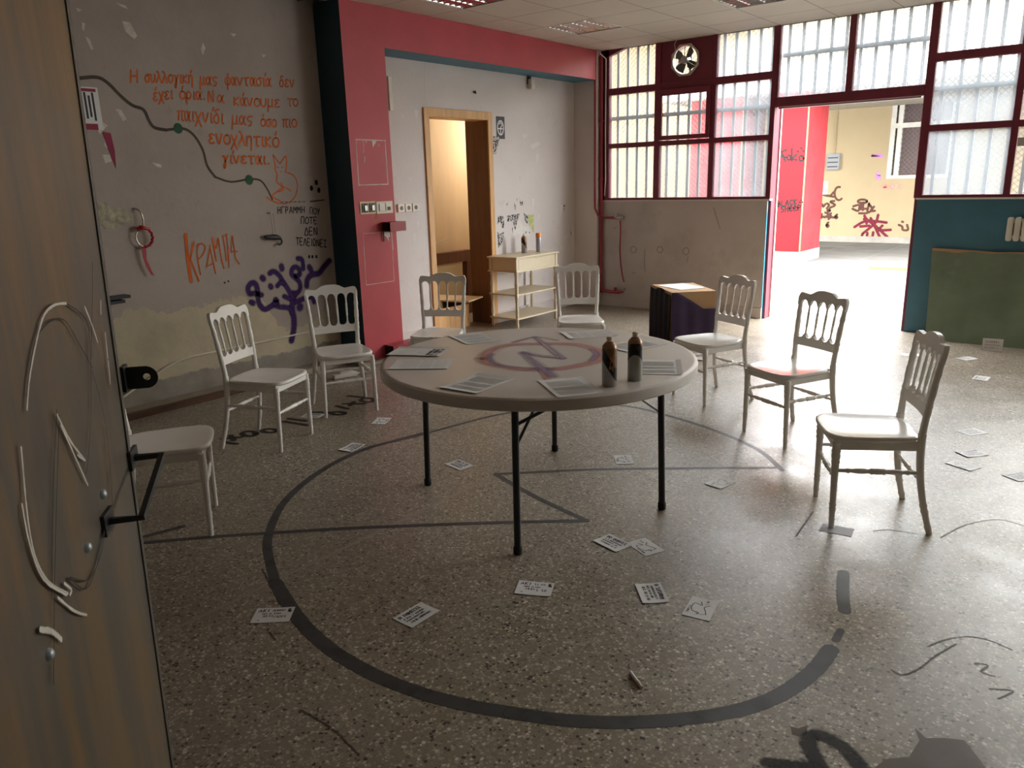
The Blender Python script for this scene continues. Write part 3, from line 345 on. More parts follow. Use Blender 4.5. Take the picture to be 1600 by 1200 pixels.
 'floor_scuffs': [[0.012,1,[[-0.367,2.738],[-0.327,2.815],[-0.271,2.881],[-0.208,2.902],[-0.135,2.884]]],[0.012,1,[[-0.435,2.523],[-0.4,2.513],[-0.363,2.583],[-0.337,2.683],[-0.293,2.808]]],[0.012,1,[[-0.221,2.723],[-0.185,2.735],[-0.197,2.683],[-0.16,2.682]]],[0.012,1,[[-0.161,2.599],[-0.101,2.631],[-0.133,2.561]]],[0.012,1,[[-1.029,3.323],[-1.052,3.637]]],[0.012,1,[[-0.758,3.583],[-0.702,3.639],[-0.599,3.663]]],[0.012,1,[[-0.498,3.686],[-0.429,3.899],[-0.319,4.046],[-0.215,4.033]]],[0.012,1,[[-2.791,1.677],[-2.613,1.604],[-2.476,1.548]]],[0.012,1,[[-2.36,1.409],[-2.281,1.388]]],[0.012,1,[[-1.876,1.202],[-1.722,1.206],[-1.573,1.181]]]],
 'dark_tags': [[0.055,1,[[-6.152,1.212],[-6.045,1.201],[-5.992,1.258],[-6.048,1.24],[-6.02,1.124],[-5.709,1.045]]],[0.055,1,[[-5.98,1.105],[-5.805,1.065],[-5.717,1.149]]],[0.055,1,[[-5.522,1.0],[-5.559,0.971],[-5.602,0.971],[-5.644,1.001],[-5.675,1.054],[-5.69,1.12],[-5.686,1.186],[-5.663,1.239],[-5.626,1.267],[-5.582,1.266]]],[0.055,1,[[-6.075,0.942],[-5.963,0.874],[-5.93,0.816],[-5.886,0.873]]],[0.055,1,[[-5.849,0.892],[-5.799,0.854],[-5.841,0.777]]],[0.055,1,[[-5.683,0.949],[-5.776,0.93],[-5.656,0.853],[-5.766,0.796]]],[0.055,1,[[-5.768,0.729],[-5.77,0.717],[-5.777,0.708],[-5.787,0.702],[-5.799,0.702],[-5.81,0.708],[-5.818,0.717],[-5.822,0.729],[-5.82,0.74],[-5.813,0.75],[-5.803,0.755],[-5.791,0.755],[-5.78,0.75],[-5.772,0.741],[-5.768,0.729]]],[0.055,1,[[-5.942,0.583],[-5.653,0.566]]],[0.055,1,[[-5.872,0.68],[-5.732,0.604],[-5.783,0.526]]],[0.055,1,[[-5.882,0.564],[-5.736,0.661]]],[0.055,1,[[-5.244,0.824],[-5.118,0.852],[-5.125,0.72],[-5.258,0.767]]],[0.055,1,[[-4.953,0.936],[-4.961,0.918],[-4.988,0.904],[-5.027,0.896],[-5.071,0.896],[-5.112,0.904],[-5.141,0.919],[-5.152,0.937],[-5.144,0.954],[-5.117,0.969],[-5.078,0.976],[-5.034,0.976],[-4.993,0.968],[-4.964,0.953],[-4.953,0.936]]],[0.055,1,[[-5.086,0.908],[-5.074,0.758]]],[0.055,1,[[-5.032,0.908],[-5.027,0.739]]],[0.055,1,[[-5.111,0.767],[-4.93,0.768]]],[0.055,1,[[-4.904,0.889],[-4.922,0.683],[-4.821,0.758],[-4.903,0.87]]],[0.055,1,[[-4.79,0.814],[-4.854,0.721],[-4.764,0.721]]],[0.055,1,[[-5.102,0.664],[-4.939,0.665]]],[0.055,1,[[-4.227,0.41],[-4.155,0.374],[-4.131,0.301],[-4.028,0.303],[-4.056,0.412]]],[0.055,1,[[-4.165,0.484],[-4.147,0.475]]],[0.055,1,[[-5.947,0.641],[-5.972,0.615],[-5.983,0.58],[-5.961,0.554],[-5.938,0.571],[-5.957,0.598],[-5.98,0.584]]],[0.055,1,[[-5.596,0.633],[-5.624,0.607],[-5.636,0.572],[-5.612,0.547],[-5.586,0.564],[-5.607,0.59],[-5.633,0.577]]],[0.055,1,[[-5.781,0.448],[-5.81,0.416],[-5.822,0.373],[-5.796,0.341],[-5.771,0.363],[-5.793,0.395],[-5.818,0.378]]]],
 'red_tags': [[0.07,1,[[-5.177,0.35],[-4.977,0.476],[-4.762,0.488],[-4.493,0.459]]],[0.07,1,[[-4.979,0.608],[-4.928,0.533],[-4.754,0.403],[-4.446,0.137]]],[0.07,1,[[-4.685,0.628],[-4.724,0.46],[-4.888,0.288],[-4.973,0.211]]],[0.07,1,[[-5.049,0.362],[-4.86,0.383]]],[0.07,1,[[-4.839,0.553],[-4.712,0.329],[-4.605,0.124]]],[0.07,1,[[-4.391,0.296],[-4.62,0.293],[-4.756,0.422]]],[0.07,1,[[-4.575,0.387],[-4.671,0.273]]],[0.07,1,[[-4.989,0.191],[-5.007,0.077]]],[0.07,1,[[-4.882,0.213],[-4.89,0.098]]],[0.07,1,[[-4.757,0.234],[-4.772,0.092],[-4.82,0.119]]],[0.07,1,[[-4.982,0.533],[-4.907,0.505],[-4.92,0.439]]]],
 'pink_tag': [[0.05,1,[[-4.612,1.218],[-4.618,1.291],[-4.562,1.286],[-4.55,1.268],[-4.571,1.254],[-4.615,1.251],[-4.534,1.217]]],[0.05,1,[[-4.482,1.274],[-4.455,1.288],[-4.449,1.215]]],[0.05,1,[[-4.444,1.288],[-4.394,1.214],[-4.357,1.286]]],[0.05,1,[[-4.299,1.271],[-4.273,1.285],[-4.266,1.213]]]],
 'violet_tag': [[0.06,1,[[-4.924,1.944],[-4.746,1.91],[-4.747,1.955],[-4.924,1.944]]],[0.06,1,[[-4.786,1.568],[-4.726,1.493],[-4.789,1.504]]],[0.06,1,[[-4.783,1.44],[-4.721,1.43]]]],
 'black_tags': [[0.035,1,[[-5.16,2.03],[-5.302,1.952],[-5.151,1.89]]],[0.035,1,[[-5.229,1.963],[-5.161,1.821]]],[0.035,1,[[-5.064,1.887],[-5.066,1.87],[-5.075,1.857],[-5.089,1.85],[-5.104,1.851],[-5.119,1.859],[-5.129,1.873],[-5.134,1.89],[-5.131,1.907],[-5.123,1.92],[-5.109,1.927],[-5.094,1.926],[-5.079,1.918],[-5.069,1.904],[-5.064,1.887]]],[0.035,1,[[-5.06,2.04],[-5.046,1.831]]],[0.035,1,[[-4.967,1.939],[-5.034,1.872],[-4.96,1.842]]],[0.035,1,[[-4.836,1.865],[-4.839,1.846],[-4.849,1.831],[-4.864,1.823],[-4.882,1.823],[-4.899,1.832],[-4.911,1.848],[-4.916,1.868],[-4.914,1.887],[-4.904,1.902],[-4.888,1.91],[-4.87,1.909],[-4.854,1.9],[-4.842,1.884],[-4.836,1.865]]],[0.035,1,[[-4.956,1.994],[-4.938,1.984]]],[0.035,1,[[-4.897,2.046],[-4.88,2.037]]],[0.035,1,[[-4.857,1.997],[-4.842,1.989]]],[0.03,1,[[-5.252,1.026],[-5.258,1.113],[-5.223,1.108],[-5.222,1.082],[-5.255,1.069],[-5.214,1.065],[-5.215,1.035],[-5.252,1.026]]],[0.03,1,[[-5.182,1.121],[-5.177,1.035],[-5.133,1.04]]],[0.03,1,[[-5.105,1.043],[-5.084,1.132],[-5.052,1.049]]],[0.03,1,[[-5.097,1.074],[-5.064,1.078]]],[0.03,1,[[-4.986,1.135],[-5.013,1.14],[-5.03,1.095],[-5.007,1.054],[-4.981,1.066]]],[0.03,1,[[-4.959,1.146],[-4.953,1.061]]],[0.03,1,[[-4.913,1.151],[-4.952,1.1],[-4.907,1.066]]],[0.03,1,[[-5.142,1.013],[-5.171,1.019],[-5.187,0.994],[-5.146,0.966],[-5.151,0.933],[-5.186,0.929]]],[0.03,1,[[-5.114,1.025],[-5.108,0.933]]],[0.03,1,[[-5.111,0.979],[-5.062,0.984]]],[0.03,1,[[-5.065,1.029],[-5.059,0.937]]],[0.03,1,[[-5.033,0.986],[-4.988,0.995],[-5.008,1.035],[-5.033,0.996],[-5.016,0.942],[-4.982,0.959]]],[0.03,1,[[-4.955,0.994],[-4.911,1.003],[-4.931,1.042],[-4.956,1.003],[-4.939,0.95],[-4.905,0.967]]],[0.03,1,[[-4.876,0.956],[-4.882,1.047],[-4.847,1.046],[-4.839,1.024],[-4.851,1.004],[-4.878,0.997]]],[0.03,0,[[-4.862,1.104],[-4.844,1.099]]],[0.03,0,[[-4.841,1.138],[-4.826,1.132]]],[0.03,0,[[-4.815,1.104],[-4.801,1.098]]]],
 'wall_smudges': [[0.02,1,[[-4.889,0.737],[-4.893,0.72],[-4.904,0.706],[-4.921,0.697],[-4.939,0.697],[-4.956,0.704],[-4.968,0.717],[-4.972,0.735],[-4.968,0.752],[-4.957,0.767],[-4.94,0.775],[-4.922,0.775],[-4.905,0.768],[-4.894,0.755],[-4.889,0.737]]],[0.02,1,[[-4.52,0.749],[-4.524,0.732],[-4.534,0.718],[-4.55,0.71],[-4.568,0.71],[-4.584,0.717],[-4.595,0.73],[-4.599,0.747],[-4.596,0.764],[-4.585,0.778],[-4.569,0.786],[-4.552,0.786],[-4.536,0.779],[-4.525,0.766],[-4.52,0.749]]],[0.02,1,[[-4.172,0.742],[-4.175,0.723],[-4.185,0.708],[-4.2,0.7],[-4.216,0.699],[-4.232,0.707],[-4.243,0.721],[-4.247,0.739],[-4.244,0.757],[-4.234,0.772],[-4.219,0.781],[-4.202,0.781],[-4.187,0.774],[-4.176,0.76],[-4.172,0.742]]],[0.02,1,[[-4.949,0.443],[-4.898,0.443]]],[0.02,1,[[-4.182,0.684],[-4.192,0.607]]],[0.02,1,[[-5.226,1.0],[-5.167,1.011]]],[0.02,1,[[-4.771,0.741],[-4.773,0.582],[-4.761,0.462]]],[0.02,1,[[-3.878,1.249],[-3.789,1.013]]]],
 'red_spray': [[0.105,1,[[-2.537,2.906],[-2.625,3.086],[-2.623,3.244],[-2.491,3.357],[-2.335,3.435],[-2.18,3.403],[-2.086,3.327],[-2.015,3.175],[-2.033,3.033],[-2.097,2.906],[-2.224,2.825],[-2.366,2.825],[-2.47,2.852],[-2.537,2.906]]],[0.04,1,[[-2.657,3.306],[-2.64,3.488],[-2.474,3.483]]],[0.05,1,[[-2.137,2.868],[-1.997,2.734]]]],
 'violet_spray': [[0.055,1,[[-2.559,3.007],[-2.505,2.926],[-2.38,2.842],[-2.244,2.851],[-2.109,2.923]]],[0.055,1,[[-2.175,3.376],[-2.091,3.295],[-2.037,3.161]]],[0.08,1,[[-2.011,2.794],[-2.158,2.904],[-2.449,3.133]]],[0.06,1,[[-2.446,3.12],[-2.343,3.111],[-2.187,3.123]]],[0.06,1,[[-2.187,3.123],[-2.388,3.292],[-2.64,3.488]]],[0.03,1,[[-2.64,3.488],[-2.647,3.312]]]],
 'pink_spray': [[0.028,1,[[-2.426,3.148],[-2.313,3.115],[-2.219,3.131]]],[0.028,1,[[-2.219,3.131],[-2.397,3.286],[-2.602,3.458]]]]}
POLY = {
 'floor_stain': [[[-0.363,2.021],[-0.348,2.073],[-0.311,2.111],[-0.297,2.121],[-0.288,2.214],[-0.313,2.264],[-0.275,2.235],[-0.231,2.268],[-0.185,2.291],[-0.158,2.257],[-0.132,2.224],[-0.112,2.193],[-0.121,2.143],[-0.35,1.971]],[[-0.609,2.05],[-0.588,2.054],[-0.569,2.085],[-0.558,2.041],[-0.57,2.021],[-0.593,2.021]]],
 'torn_black_print': [[[6.959,1.231],[7.064,1.226],[7.071,1.094],[7.031,1.088],[7.002,1.172],[6.948,1.142]],[[6.938,1.057],[6.982,1.026],[7.062,1.049],[7.03,0.923],[6.948,0.864]],[[7.124,1.223],[7.232,1.234],[7.37,1.239],[7.326,1.17],[7.273,1.048],[7.229,1.159],[7.128,1.157]],[[7.441,1.249],[7.461,1.231],[7.532,1.202],[7.514,1.109],[7.465,1.146]],[[7.266,1.373],[7.298,1.322],[7.282,1.273]],[[7.317,1.42],[7.328,1.416],[7.323,1.37]],[[7.377,1.393],[7.396,1.368],[7.432,1.391],[7.43,1.333],[7.374,1.335]],[[7.212,1.085],[7.233,1.084],[7.215,0.997]],[[8.269,1.299],[8.326,1.31],[8.284,1.218]],[[8.428,1.009],[8.46,0.906],[8.435,0.898]],[[7.124,1.362],[7.165,1.385],[7.129,1.337]],[[7.468,1.022],[7.497,1.025],[7.474,0.988]],[[7.539,1.018],[7.561,1.012],[7.548,0.987]]],
 'torn_white_paper': [[[7.256,1.141],[7.381,1.159],[7.448,1.07],[7.416,0.979],[7.306,1.012],[7.276,0.955],[7.167,0.971],[7.197,1.044]],[[7.449,1.087],[7.534,1.082],[7.559,0.969],[7.445,0.977]],[[8.205,1.284],[8.238,1.318],[8.269,1.299],[8.218,1.122]],[[7.625,1.401],[7.669,1.408],[7.627,1.248]],[[7.743,1.217],[7.765,1.212],[7.74,1.122]],[[8.295,0.881],[8.328,0.915],[8.36,0.876]],[[8.196,0.788],[8.261,0.792],[8.243,0.719],[8.211,0.722]],[[8.357,0.71],[8.4,0.79],[8.382,0.698]]],
 'torn_white_paper_high': [[[7.46,2.154],[7.559,2.133],[7.478,2.096]],[[7.596,2.016],[7.763,2.067],[7.804,2.032],[7.656,1.982]],[[7.716,1.911],[7.78,1.935],[7.734,1.803]],[[5.654,1.243],[5.7,1.251],[5.664,1.18]],[[5.599,1.111],[5.637,1.14],[5.601,0.964]],[[5.558,1.666],[5.647,1.685],[5.6,1.645]],[[5.474,1.517],[5.536,1.576],[5.489,1.527]],[[5.7,2.321],[5.772,2.324],[5.737,2.244]],[[5.528,2.293],[5.567,2.256],[5.55,2.227]]],
 'torn_green_print': [[[7.532,1.219],[7.648,1.213],[7.64,1.102],[7.655,1.001],[7.626,0.999],[7.592,1.07],[7.535,1.108]]],
 'wall_poster_scrap': [[[6.919,2.105],[7.036,2.104],[7.014,2.029],[6.953,1.905],[6.909,1.916]]],
 'peeled_pink': [[[4.872,1.19],[4.97,1.194],[4.965,1.143],[4.944,1.145],[4.954,1.103],[4.917,1.152],[4.881,1.17]]],
 'peeled_pink2': [[[4.828,1.998],[4.881,1.994],[4.833,1.938]]],
 'paint_chips': [[[2.899,2.774],[2.954,2.773],[2.992,2.69],[2.969,2.665],[2.912,2.71]],[[2.76,2.188],[2.799,2.182],[2.829,2.123],[2.802,2.104]],[[3.5,2.701],[3.516,2.663],[3.486,2.608],[3.476,2.651]],[[3.746,2.796],[3.801,2.796],[3.77,2.771]],[[2.973,1.823],[3.039,1.807],[3.04,1.786],[3.002,1.791]],[[2.871,2.892],[2.939,2.88],[2.955,2.86],[2.906,2.868]],[[4.007,2.672],[4.055,2.668],[4.025,2.645]],[[2.596,2.818],[2.635,2.813],[2.609,2.792]],[[2.621,2.731],[2.642,2.727],[2.627,2.676],[2.614,2.689]],[[2.629,2.648],[2.656,2.63],[2.673,2.568],[2.652,2.563]],[[2.665,2.027],[2.685,2.012],[2.662,1.914],[2.642,1.936]],[[2.617,1.875],[2.672,1.876],[2.677,1.83],[2.631,1.815]],[[2.603,2.07],[2.66,2.094],[2.687,2.072],[2.624,2.011]]],
 'bare_plaster': [[[2.534,1.549],[2.589,1.554],[2.628,1.498],[2.693,1.511],[2.736,1.47],[2.76,1.412],[2.705,1.375],[2.659,1.394],[2.604,1.35],[2.529,1.37],[2.524,1.464]]],
 'dark_holes': [[[3.427,0.885],[3.442,0.885],[3.444,0.872],[3.43,0.871]],[[3.463,0.893],[3.478,0.892],[3.478,0.88],[3.465,0.88]]]}
CARDS = [[-2.433, 1.484, 0.712, 0.154, 0.111], [-1.975, 1.818, -0.012, 0.108, 0.151], [-1.723, 2.245, 0.461, 0.154, 0.105], [-1.678, 2.778, 1.325, 0.101, 0.146], [-1.537, 2.833, 1.138, 0.104, 0.149], [-1.32, 2.492, 0.732, 0.105, 0.152], [-1.113, 2.502, 0.175, 0.099, 0.149], [-3.72, 2.963, 1.802, 0.152, 0.102], [-3.988, 3.457, 2.072, 0.148, 0.113], [-4.511, 3.261, 2.008, 0.09, 0.14], [-2.941, 3.123, 1.399, 0.104, 0.14], [-2.188, 3.746, 0.667, 0.107, 0.142], [-1.768, 6.923, 1.068, 0.138, 0.127], [-1.006, 7.607, 1.02, 0.158, 0.093], [-0.796, 6.917, 1.527, 0.171, 0.113], [-0.631, 5.415, 0.977, 0.151, 0.101], [-0.569, 4.98, 0.86, 0.145, 0.112], [-0.576, 4.738, 1.15, 0.111, 0.14], [-0.302, 4.726, 0.993, 0.122, 0.093], [-1.576, 3.732, 1.384, 0.134, 0.085], [-1.438, 7.515, 0.284, 0.148, 0.141], [-0.899, 3.499, 0.123, 0.141, 0.093]]
PAPERS = [[-2.938, 2.843, 2.03, 0.208, 0.325], [-2.712, 2.641, 2.171, 0.225, 0.315], [-2.228, 2.509, 1.637, 0.306, 0.216], [-2.927, 3.282, 1.124, 0.217, 0.322], [-2.417, 3.722, 0.852, 0.371, 0.22], [-2.042, 3.592, 1.259, 0.278, 0.245], [-1.691, 3.218, 0.496, 0.164, 0.199], [-1.845, 2.688, 0.921, 0.201, 0.283]]

# ---------------------------------------------------------------- room shell
XL = -5.76; XP = -5.42; YW = 8.63; HC = 3.12; XR = 3.6
def boxes(name, mat, *bs, label=None, cat=None, bevel=0):
    m = MB()
    for a, b in bs: m.box(a, b)
    o = m.build(name, mat, bevel=bevel)
    return struct(o, label, cat) if label else o
floor = boxes('floor', TERR, ((-6.0, -1.2, -.08), (XR + .2, 8.86, 0)), label='grey-brown speckled terrazzo floor with a painted dark circle', cat='floor')
# left wall with doorway (y 5.87..6.85, z to 2.305)
DY0, DY1, DZ = 5.88, 6.84, 2.30
wl = boxes('wall_left', WALLG, ((XL - .2, -1.2, 0), (XL, DY0, 3.3)), ((XL - .2, DY1, 0), (XL, YW + .2, 3.3)), ((XL - .2, DY0, DZ), (XL, DY1, 3.3)), label='grey plaster wall with graffiti lettering and a doorway in its recess', cat='wall')
pil = boxes('wall_pillar', [PINK], ((XL, 4.57, .0), (XP, 5.05, HC)), label='raspberry pink pillar with a blue side darkened for shade', cat='pillar')
pil.data.materials.append(BLUE_SHADED)
for p in pil.data.polygons:
    if p.normal.y < -.5: p.material_index = 1
hdr = boxes('wall_header', [PINK], ((XL, 5.05, 2.785), (XP, 8.53, HC)), label='raspberry pink header beam with a blue underside over the recess', cat='beam')
hdr.data.materials.append(BLUE)
for p in hdr.data.polygons:
    if p.normal.z < -.5: p.material_index = 1
boxes('wall_corner', PALEG, ((XL, 8.53, 0), (XP, YW + .2, HC)), label='pale grey corner pilaster beside the red pipe', cat='wall')
boxes('baseboard_left', [BROWNL], ((-5.60, -.2, 0), (-5.55, 4.0, .046)), label='dark brown strip along the foot of the graffiti wall', cat='baseboard')
boxes('trim_1', CURBT, ((XL, -.2, 0), (-5.60, 4.57, .043)), ((XL, 4.5, 0), (-5.36, 5.12, .03)), label='worn cement curb at the foot of the graffiti wall', cat='curb')
boxes('baseboard_back', PALEG, ((XL, 5.05, 0), (XL + .02, DY0 - .04, .13)), ((XL, DY1 + .04, 0), (XL + .02, 8.53, .13)), label='pale grey baseboard of the recess', cat='baseboard')
# far wall pieces under the sills
wf = boxes('wall_far', [LOWG], ((XP, YW, 0), (-3.245, YW + .17, 1.345)), label='grey wall under the barred window left of the doorway', cat='wall')
wf.data.materials.append(SKYB)
for p in wf.data.polygons:
    if p.normal.x > .5: p.material_index = 1
boxes('baseboard_far', LOWG, ((XP, YW - .015, 0), (-3.245, YW, .12)), label='grey baseboard under the far window', cat='baseboard')
wr = boxes('wall_far_right', [BLUE], ((-1.735, YW, 0), (XR, YW + .17, 1.345)), label='petrol blue wall under the window right of the doorway', cat='wall')
wr.data.materials.append(SKYB)
for p in wr.data.polygons:
    if p.normal.x < -.5: p.material_index = 1
boxes('wall_far_top', LOWG, ((XL - .2, YW, HC + .03), (XR + .2, YW + .2, 3.6)), label='wall above the far windows', cat='wall')
# right wall and near wall with the entrance, unseen, coloured dark to cut bounce
boxes('wall_right', pm('low_bounce_grey', (.20, .175, .155), .7), ((XR, -1.2, 0), (XR + .2, 8.86, 3.5)), label='grey side wall', cat='wall')
boxes('wall_near', pm('low_bounce_grey', (.20, .175, .155), .7), ((XL, -.3, 0), (-1.05, 0.02, 3.3)), ((1.2, -.3, 0), (XR, .02, 3.3)), ((-1.05, -.3, 2.4), (1.2, .02, 3.3)), ((XL, -1.3, 0), (XR, -1.2, 3.3)), ((XL, -1.2, 0), (XL + .1, -.3, 3.3)), label='grey wall round the entrance', cat='wall')  # closing wall behind the entrance is added to block sky light
boxes('roof', LOWG, ((XL - 1.9, -1.4, 3.3), (XR + .3, YW + .4, 3.7)), label='flat roof slab added to block sky light', cat='roof')  # unseen slab added over everything to keep sky light out

# ceiling: tiles in a brown grid, light fittings in three cells
SX, SY, GX, GY = .595, .61, -5.0, 6.86
FIX = {(0, 0), (0, -3), (3, 0)}
m = MB(); mt = MB()
i0, i1 = -1, 15; j0, j1 = -14, 3
for i in range(i0, i1):
    for j in range(j0, j1):
        x0 = max(GX + i * SX, XP if GY + j * SY > 4.6 else XL); x1 = min(GX + (i + 1) * SX, XR); y0 = GY + j * SY; y1 = min(y0 + SY, YW)
        if x1 - x0 < .02 or y1 - y0 < .02 or (i, j) in FIX: continue
        m.poly([(x0 + .004, y0 + .004, HC), (x0 + .004, y1 - .004, HC), (x1 - .004, y1 - .004, HC), (x1 - .004, y0 + .004, HC)])
m.cur = 1
for i in range(i0, i1 + 1): m.box((GX + i * SX - .0045, -1.2, HC + .0005), (GX + i * SX + .0045, YW, HC + .03))
for j in range(j0, j1 + 1): m.box((XL, GY + j * SY - .0045, HC + .001), (XR, GY + j * SY + .0045, HC + .03))
m.cur = 2; m.box((XL, -1.2, HC + .16), (XR, YW + .03, HC + .18))
m.box((XL, YW - .004, HC), (XR, YW + .02, HC + .05))
struct(m.build('ceiling', [TILE, TBAR, RUBBER]), 'suspended ceiling of beige square tiles', 'ceiling')
def light_fitting(i, j, label):
    x = GX + i * SX; y = GY + j * SY
    t = thing('ceiling_light', label, 'ceiling light', (x + SX / 2, y + SY / 2, HC), 0, 'louvred ceiling lights')
    a = SX / 2 - .008; b = SY / 2 - .008
    m = MB()
    for s in (-1, 1):
        m.box((s * a - .006, -b, -.004), (s * a + .006, b, .1)); m.box((-a, s * b - .006, -.004), (a, s * b + .006, .1))
    m.box((-a, -b, .1), (a, b, .11)); m.build('housing', WHITEE, t)
    m = MB()
    for k in range(-1, 2): m.slab([(-.035, .06), (-.006, .002), (.006, .002), (.035, .06)], lambda u, h, k=k: (k * a / 2 + u, -b, h), lambda u, h, k=k: (k * a / 2 + u, b, h))
    for s in (-1, 1): m.slab([(0, .06), (0, .002), (-s * .008, .002), (-s * .04, .06)], lambda u, h, s=s: (s * (a - .006) + u, -b, h), lambda u, h, s=s: (s * (a - .006) + u, b, h))
    m.build('reflector', ALU, t)
    m = MB()
    for k in range(8):
        yy = -b + (k + .5) * 2 * b / 8
        m.slab([(-.022, .05), (-.003, .001), (.003, .001), (.022, .05)], lambda u, h, yy=yy: (-a, yy + u, h), lambda u, h, yy=yy: (a, yy + u, h))
    m.build('louvre', ALU, t)
    for k in range(4): MB().tube([(-a * .75 + k * a / 2, -b + .02, .085), (-a * .75 + k * a / 2, b - .02, .085)], .012, 8).build('lamp_tube', WHITEE, t, 60)
light_fitting(0, 0, 'square louvred ceiling light near the far pink corner')
light_fitting(0, -3, 'square louvred ceiling light above the pink pillar')
light_fitting(3, 0, 'square louvred ceiling light in front of the windows')

# ---------------------------------------------------------------- windows and doorway in the far wall
FY0, FY1 = YW - .015, YW + .055
def wbox(m, x0, x1, z0, z1, y0=FY0, y1=FY1): m.box((x0, y0, z0), (x1, y1, z1))
def pane(parent, mat, x0, x1, z0, z1, label=None):
    o = MB().box((x0 - .008, YW + .018, z0 - .008), (x1 + .008, YW + .023, z1 + .008)).build('pane', mat, parent)
    if label: o['label'] = label
    return o
def grille(parent, x0, x1, z0, z1, zb, pitch=.137, start=.05):
    m = MB(); x = x0 + start
    while x < x1: m.box((x - .016, YW + .10, z0), (x + .016, YW + .112, z1)); x += pitch
    for z in zb: m.box((x0, YW + .088, z - .022), (x1, YW + .10, z + .022))
    m.build('bar_grille', BARS, parent)
    m = MB(); d = .056; y = YW + .13; r = .003
    def seg(a, b): m.tube([(a[0], y, a[1]), (b[0], y, b[1])], r, 4, cap=False)
    n = int((x1 - x0 + z1 - z0) / d) + 1
    for k in range(1, n):
        c = k * d                       # lines x+z = c and its mirror
        ax = min(c, x1 - x0); az = c - ax; bz = min(c, z1 - z0); bx = c - bz
        if az <= z1 - z0 and bx <= x1 - x0:
            seg((x0 + ax, z0 + az), (x0 + bx, z0 + bz)); seg((x1 - ax, z0 + az), (x1 - bx, z0 + bz))
    m.build('wire_mesh', WIRE, parent)
w1 = empty_struct('window_1', 'maroon-framed barred window left of the open doorway', 'window', (0, 0, 0))
m = MB()
ZT = HC + .04; X0, X1 = -5.36, -3.215
wbox(m, X0, X0 + .065, 1.345, ZT); wbox(m, -3.27, X1, 1.345, ZT)
wbox(m, X0, X1, 1.345, 1.375); wbox(m, X0, X1, 1.975, 2.03); wbox(m, X0, X1, 2.60, 2.675)
wbox(m, -4.665, -4.595, 1.345, ZT); wbox(m, -3.96, -3.9, 1.345, ZT)
m.slab([(X0, ZT), (X0, 3.03), (-5.0, ZT - .02), (-4.95, ZT)], lambda x, z: (x, FY0, z), lambda x, z: (x, FY1, z))
m.box((XP, YW + .0, 1.345), (X0, YW + .17, 3.2))
m.build('frame', MAROON, w1, bevel=.004)
MB().box((XP, YW - .03, 1.33), (-3.21, YW + .06, 1.347)).build('sill', PALEG, w1)
for (a, b) in ((X0 + .065, -4.665),):
    pane(w1, CLEAR, a, b, 1.375, 1.975); pane(w1, CLEAR, a, b, 2.03, 2.60); pane(w1, CLEAR, a, b, 2.675, ZT)
pane(w1, SEMI, -4.595, -3.96, 1.375, 1.975)
for a, b in ((1.375, 1.975), (2.03, 2.60), (2.675, ZT)): pane(w1, FROST, -3.9, -3.27, a, b, 'milky frosted pane')
sash = MB()
for (a, b, c, d) in ((-4.60, -4.555, 2.035, 2.60), (-4.0, -3.955, 2.035, 2.60), (-4.60, -3.955, 2.035, 2.085), (-4.60, -3.955, 2.53, 2.60)): wbox(sash, a, b, c, d, FY0 - .03, FY0)
so = sash.build('sash', MAROON, w1, bevel=.003)
pane(so, CLEAR, -4.555, -4.0, 2.085, 2.53)
# panel with a round hole for the extractor fan
FC = (-4.283, 2.895); FR = .155
m = MB(); N = 32; x0, x1, z0, z1 = -4.6, -3.955, 2.67, ZT
def rectpt(a):
    c, s = math.cos(a), math.sin(a)
    tx = ((x1 if c > 0 else x0) - FC[0]) / c if abs(c) > 1e-6 else 1e9
    tz = ((z1 if s > 0 else z0) - FC[1]) / s if abs(s) > 1e-6 else 1e9
    t = min(tx, tz); return (FC[0] + t * c, FC[1] + t * s)
for y in (YW + .0, YW + .03):
    for k in range(N):
        a, b = 2 * PI * k / N, 2 * PI * (k + 1) / N; p, q = rectpt(a), rectpt(b)
        m.poly([(FC[0] + FR * math.cos(a), y, FC[1] + FR * math.sin(a)), (FC[0] + FR * math.cos(b), y, FC[1] + FR * math.sin(b)), (q[0], y, q[1]), (p[0], y, p[1])])
m.build('fan_panel', MAROON, w1)
grille(w1, X0 + .04, X1 - .03, 1.36, 3.2, [2.33], .137, .085)
fan = thing('extractor_fan', 'round metal extractor fan set in a maroon window panel', 'fan', (FC[0], YW - .01, FC[1]))
m = MB(); outer = [(.182 * math.cos(PI * k / 4 + PI / 8), .182 * math.sin(PI * k / 4 + PI / 8)) for k in range(8)]
inn = [(.15 * math.cos(PI * k / 16), .15 * math.sin(PI * k / 16)) for k in range(32)]
def octr(a):
    k = math.floor((a - PI / 8) / (PI / 4)); th = PI / 8 + k * PI / 4 + PI / 8; r = .182 * math.cos(PI / 8) / math.cos(a - th); return (r * math.cos(a), r * math.sin(a))
for y0, y1 in ((-.02, .0),):
    for k in range(32):
        a, b = PI * k / 16, PI * (k + 1) / 16; p, q, r, s_ = octr(a), octr(b), inn[(k + 1) % 32], inn[k]
        m.poly([(p[0], y0, p[1]), (q[0], y0, q[1]), (r[0], y0, r[1]), (s_[0], y0, s_[1])]); m.poly([(p[0], y0, p[1]), (q[0], y0, q[1]), (q[0], y1, q[1]), (p[0], y1, p[1])])
        m.poly([(r[0], y0, r[1]), (s_[0], y0, s_[1]), (s_[0], .08, s_[1]), (r[0], .08, r[1])])
m.build('housing', pm('cream_fan_ring', (.55, .52, .45), .35, metal=.5), fan)
m = MB(); m.tube([(0, -.05, 0), (0, -.045, 0), (0, .05, 0)], [.03, .042, .042], 20); m.build('motor_hub', GALV, fan, 50)
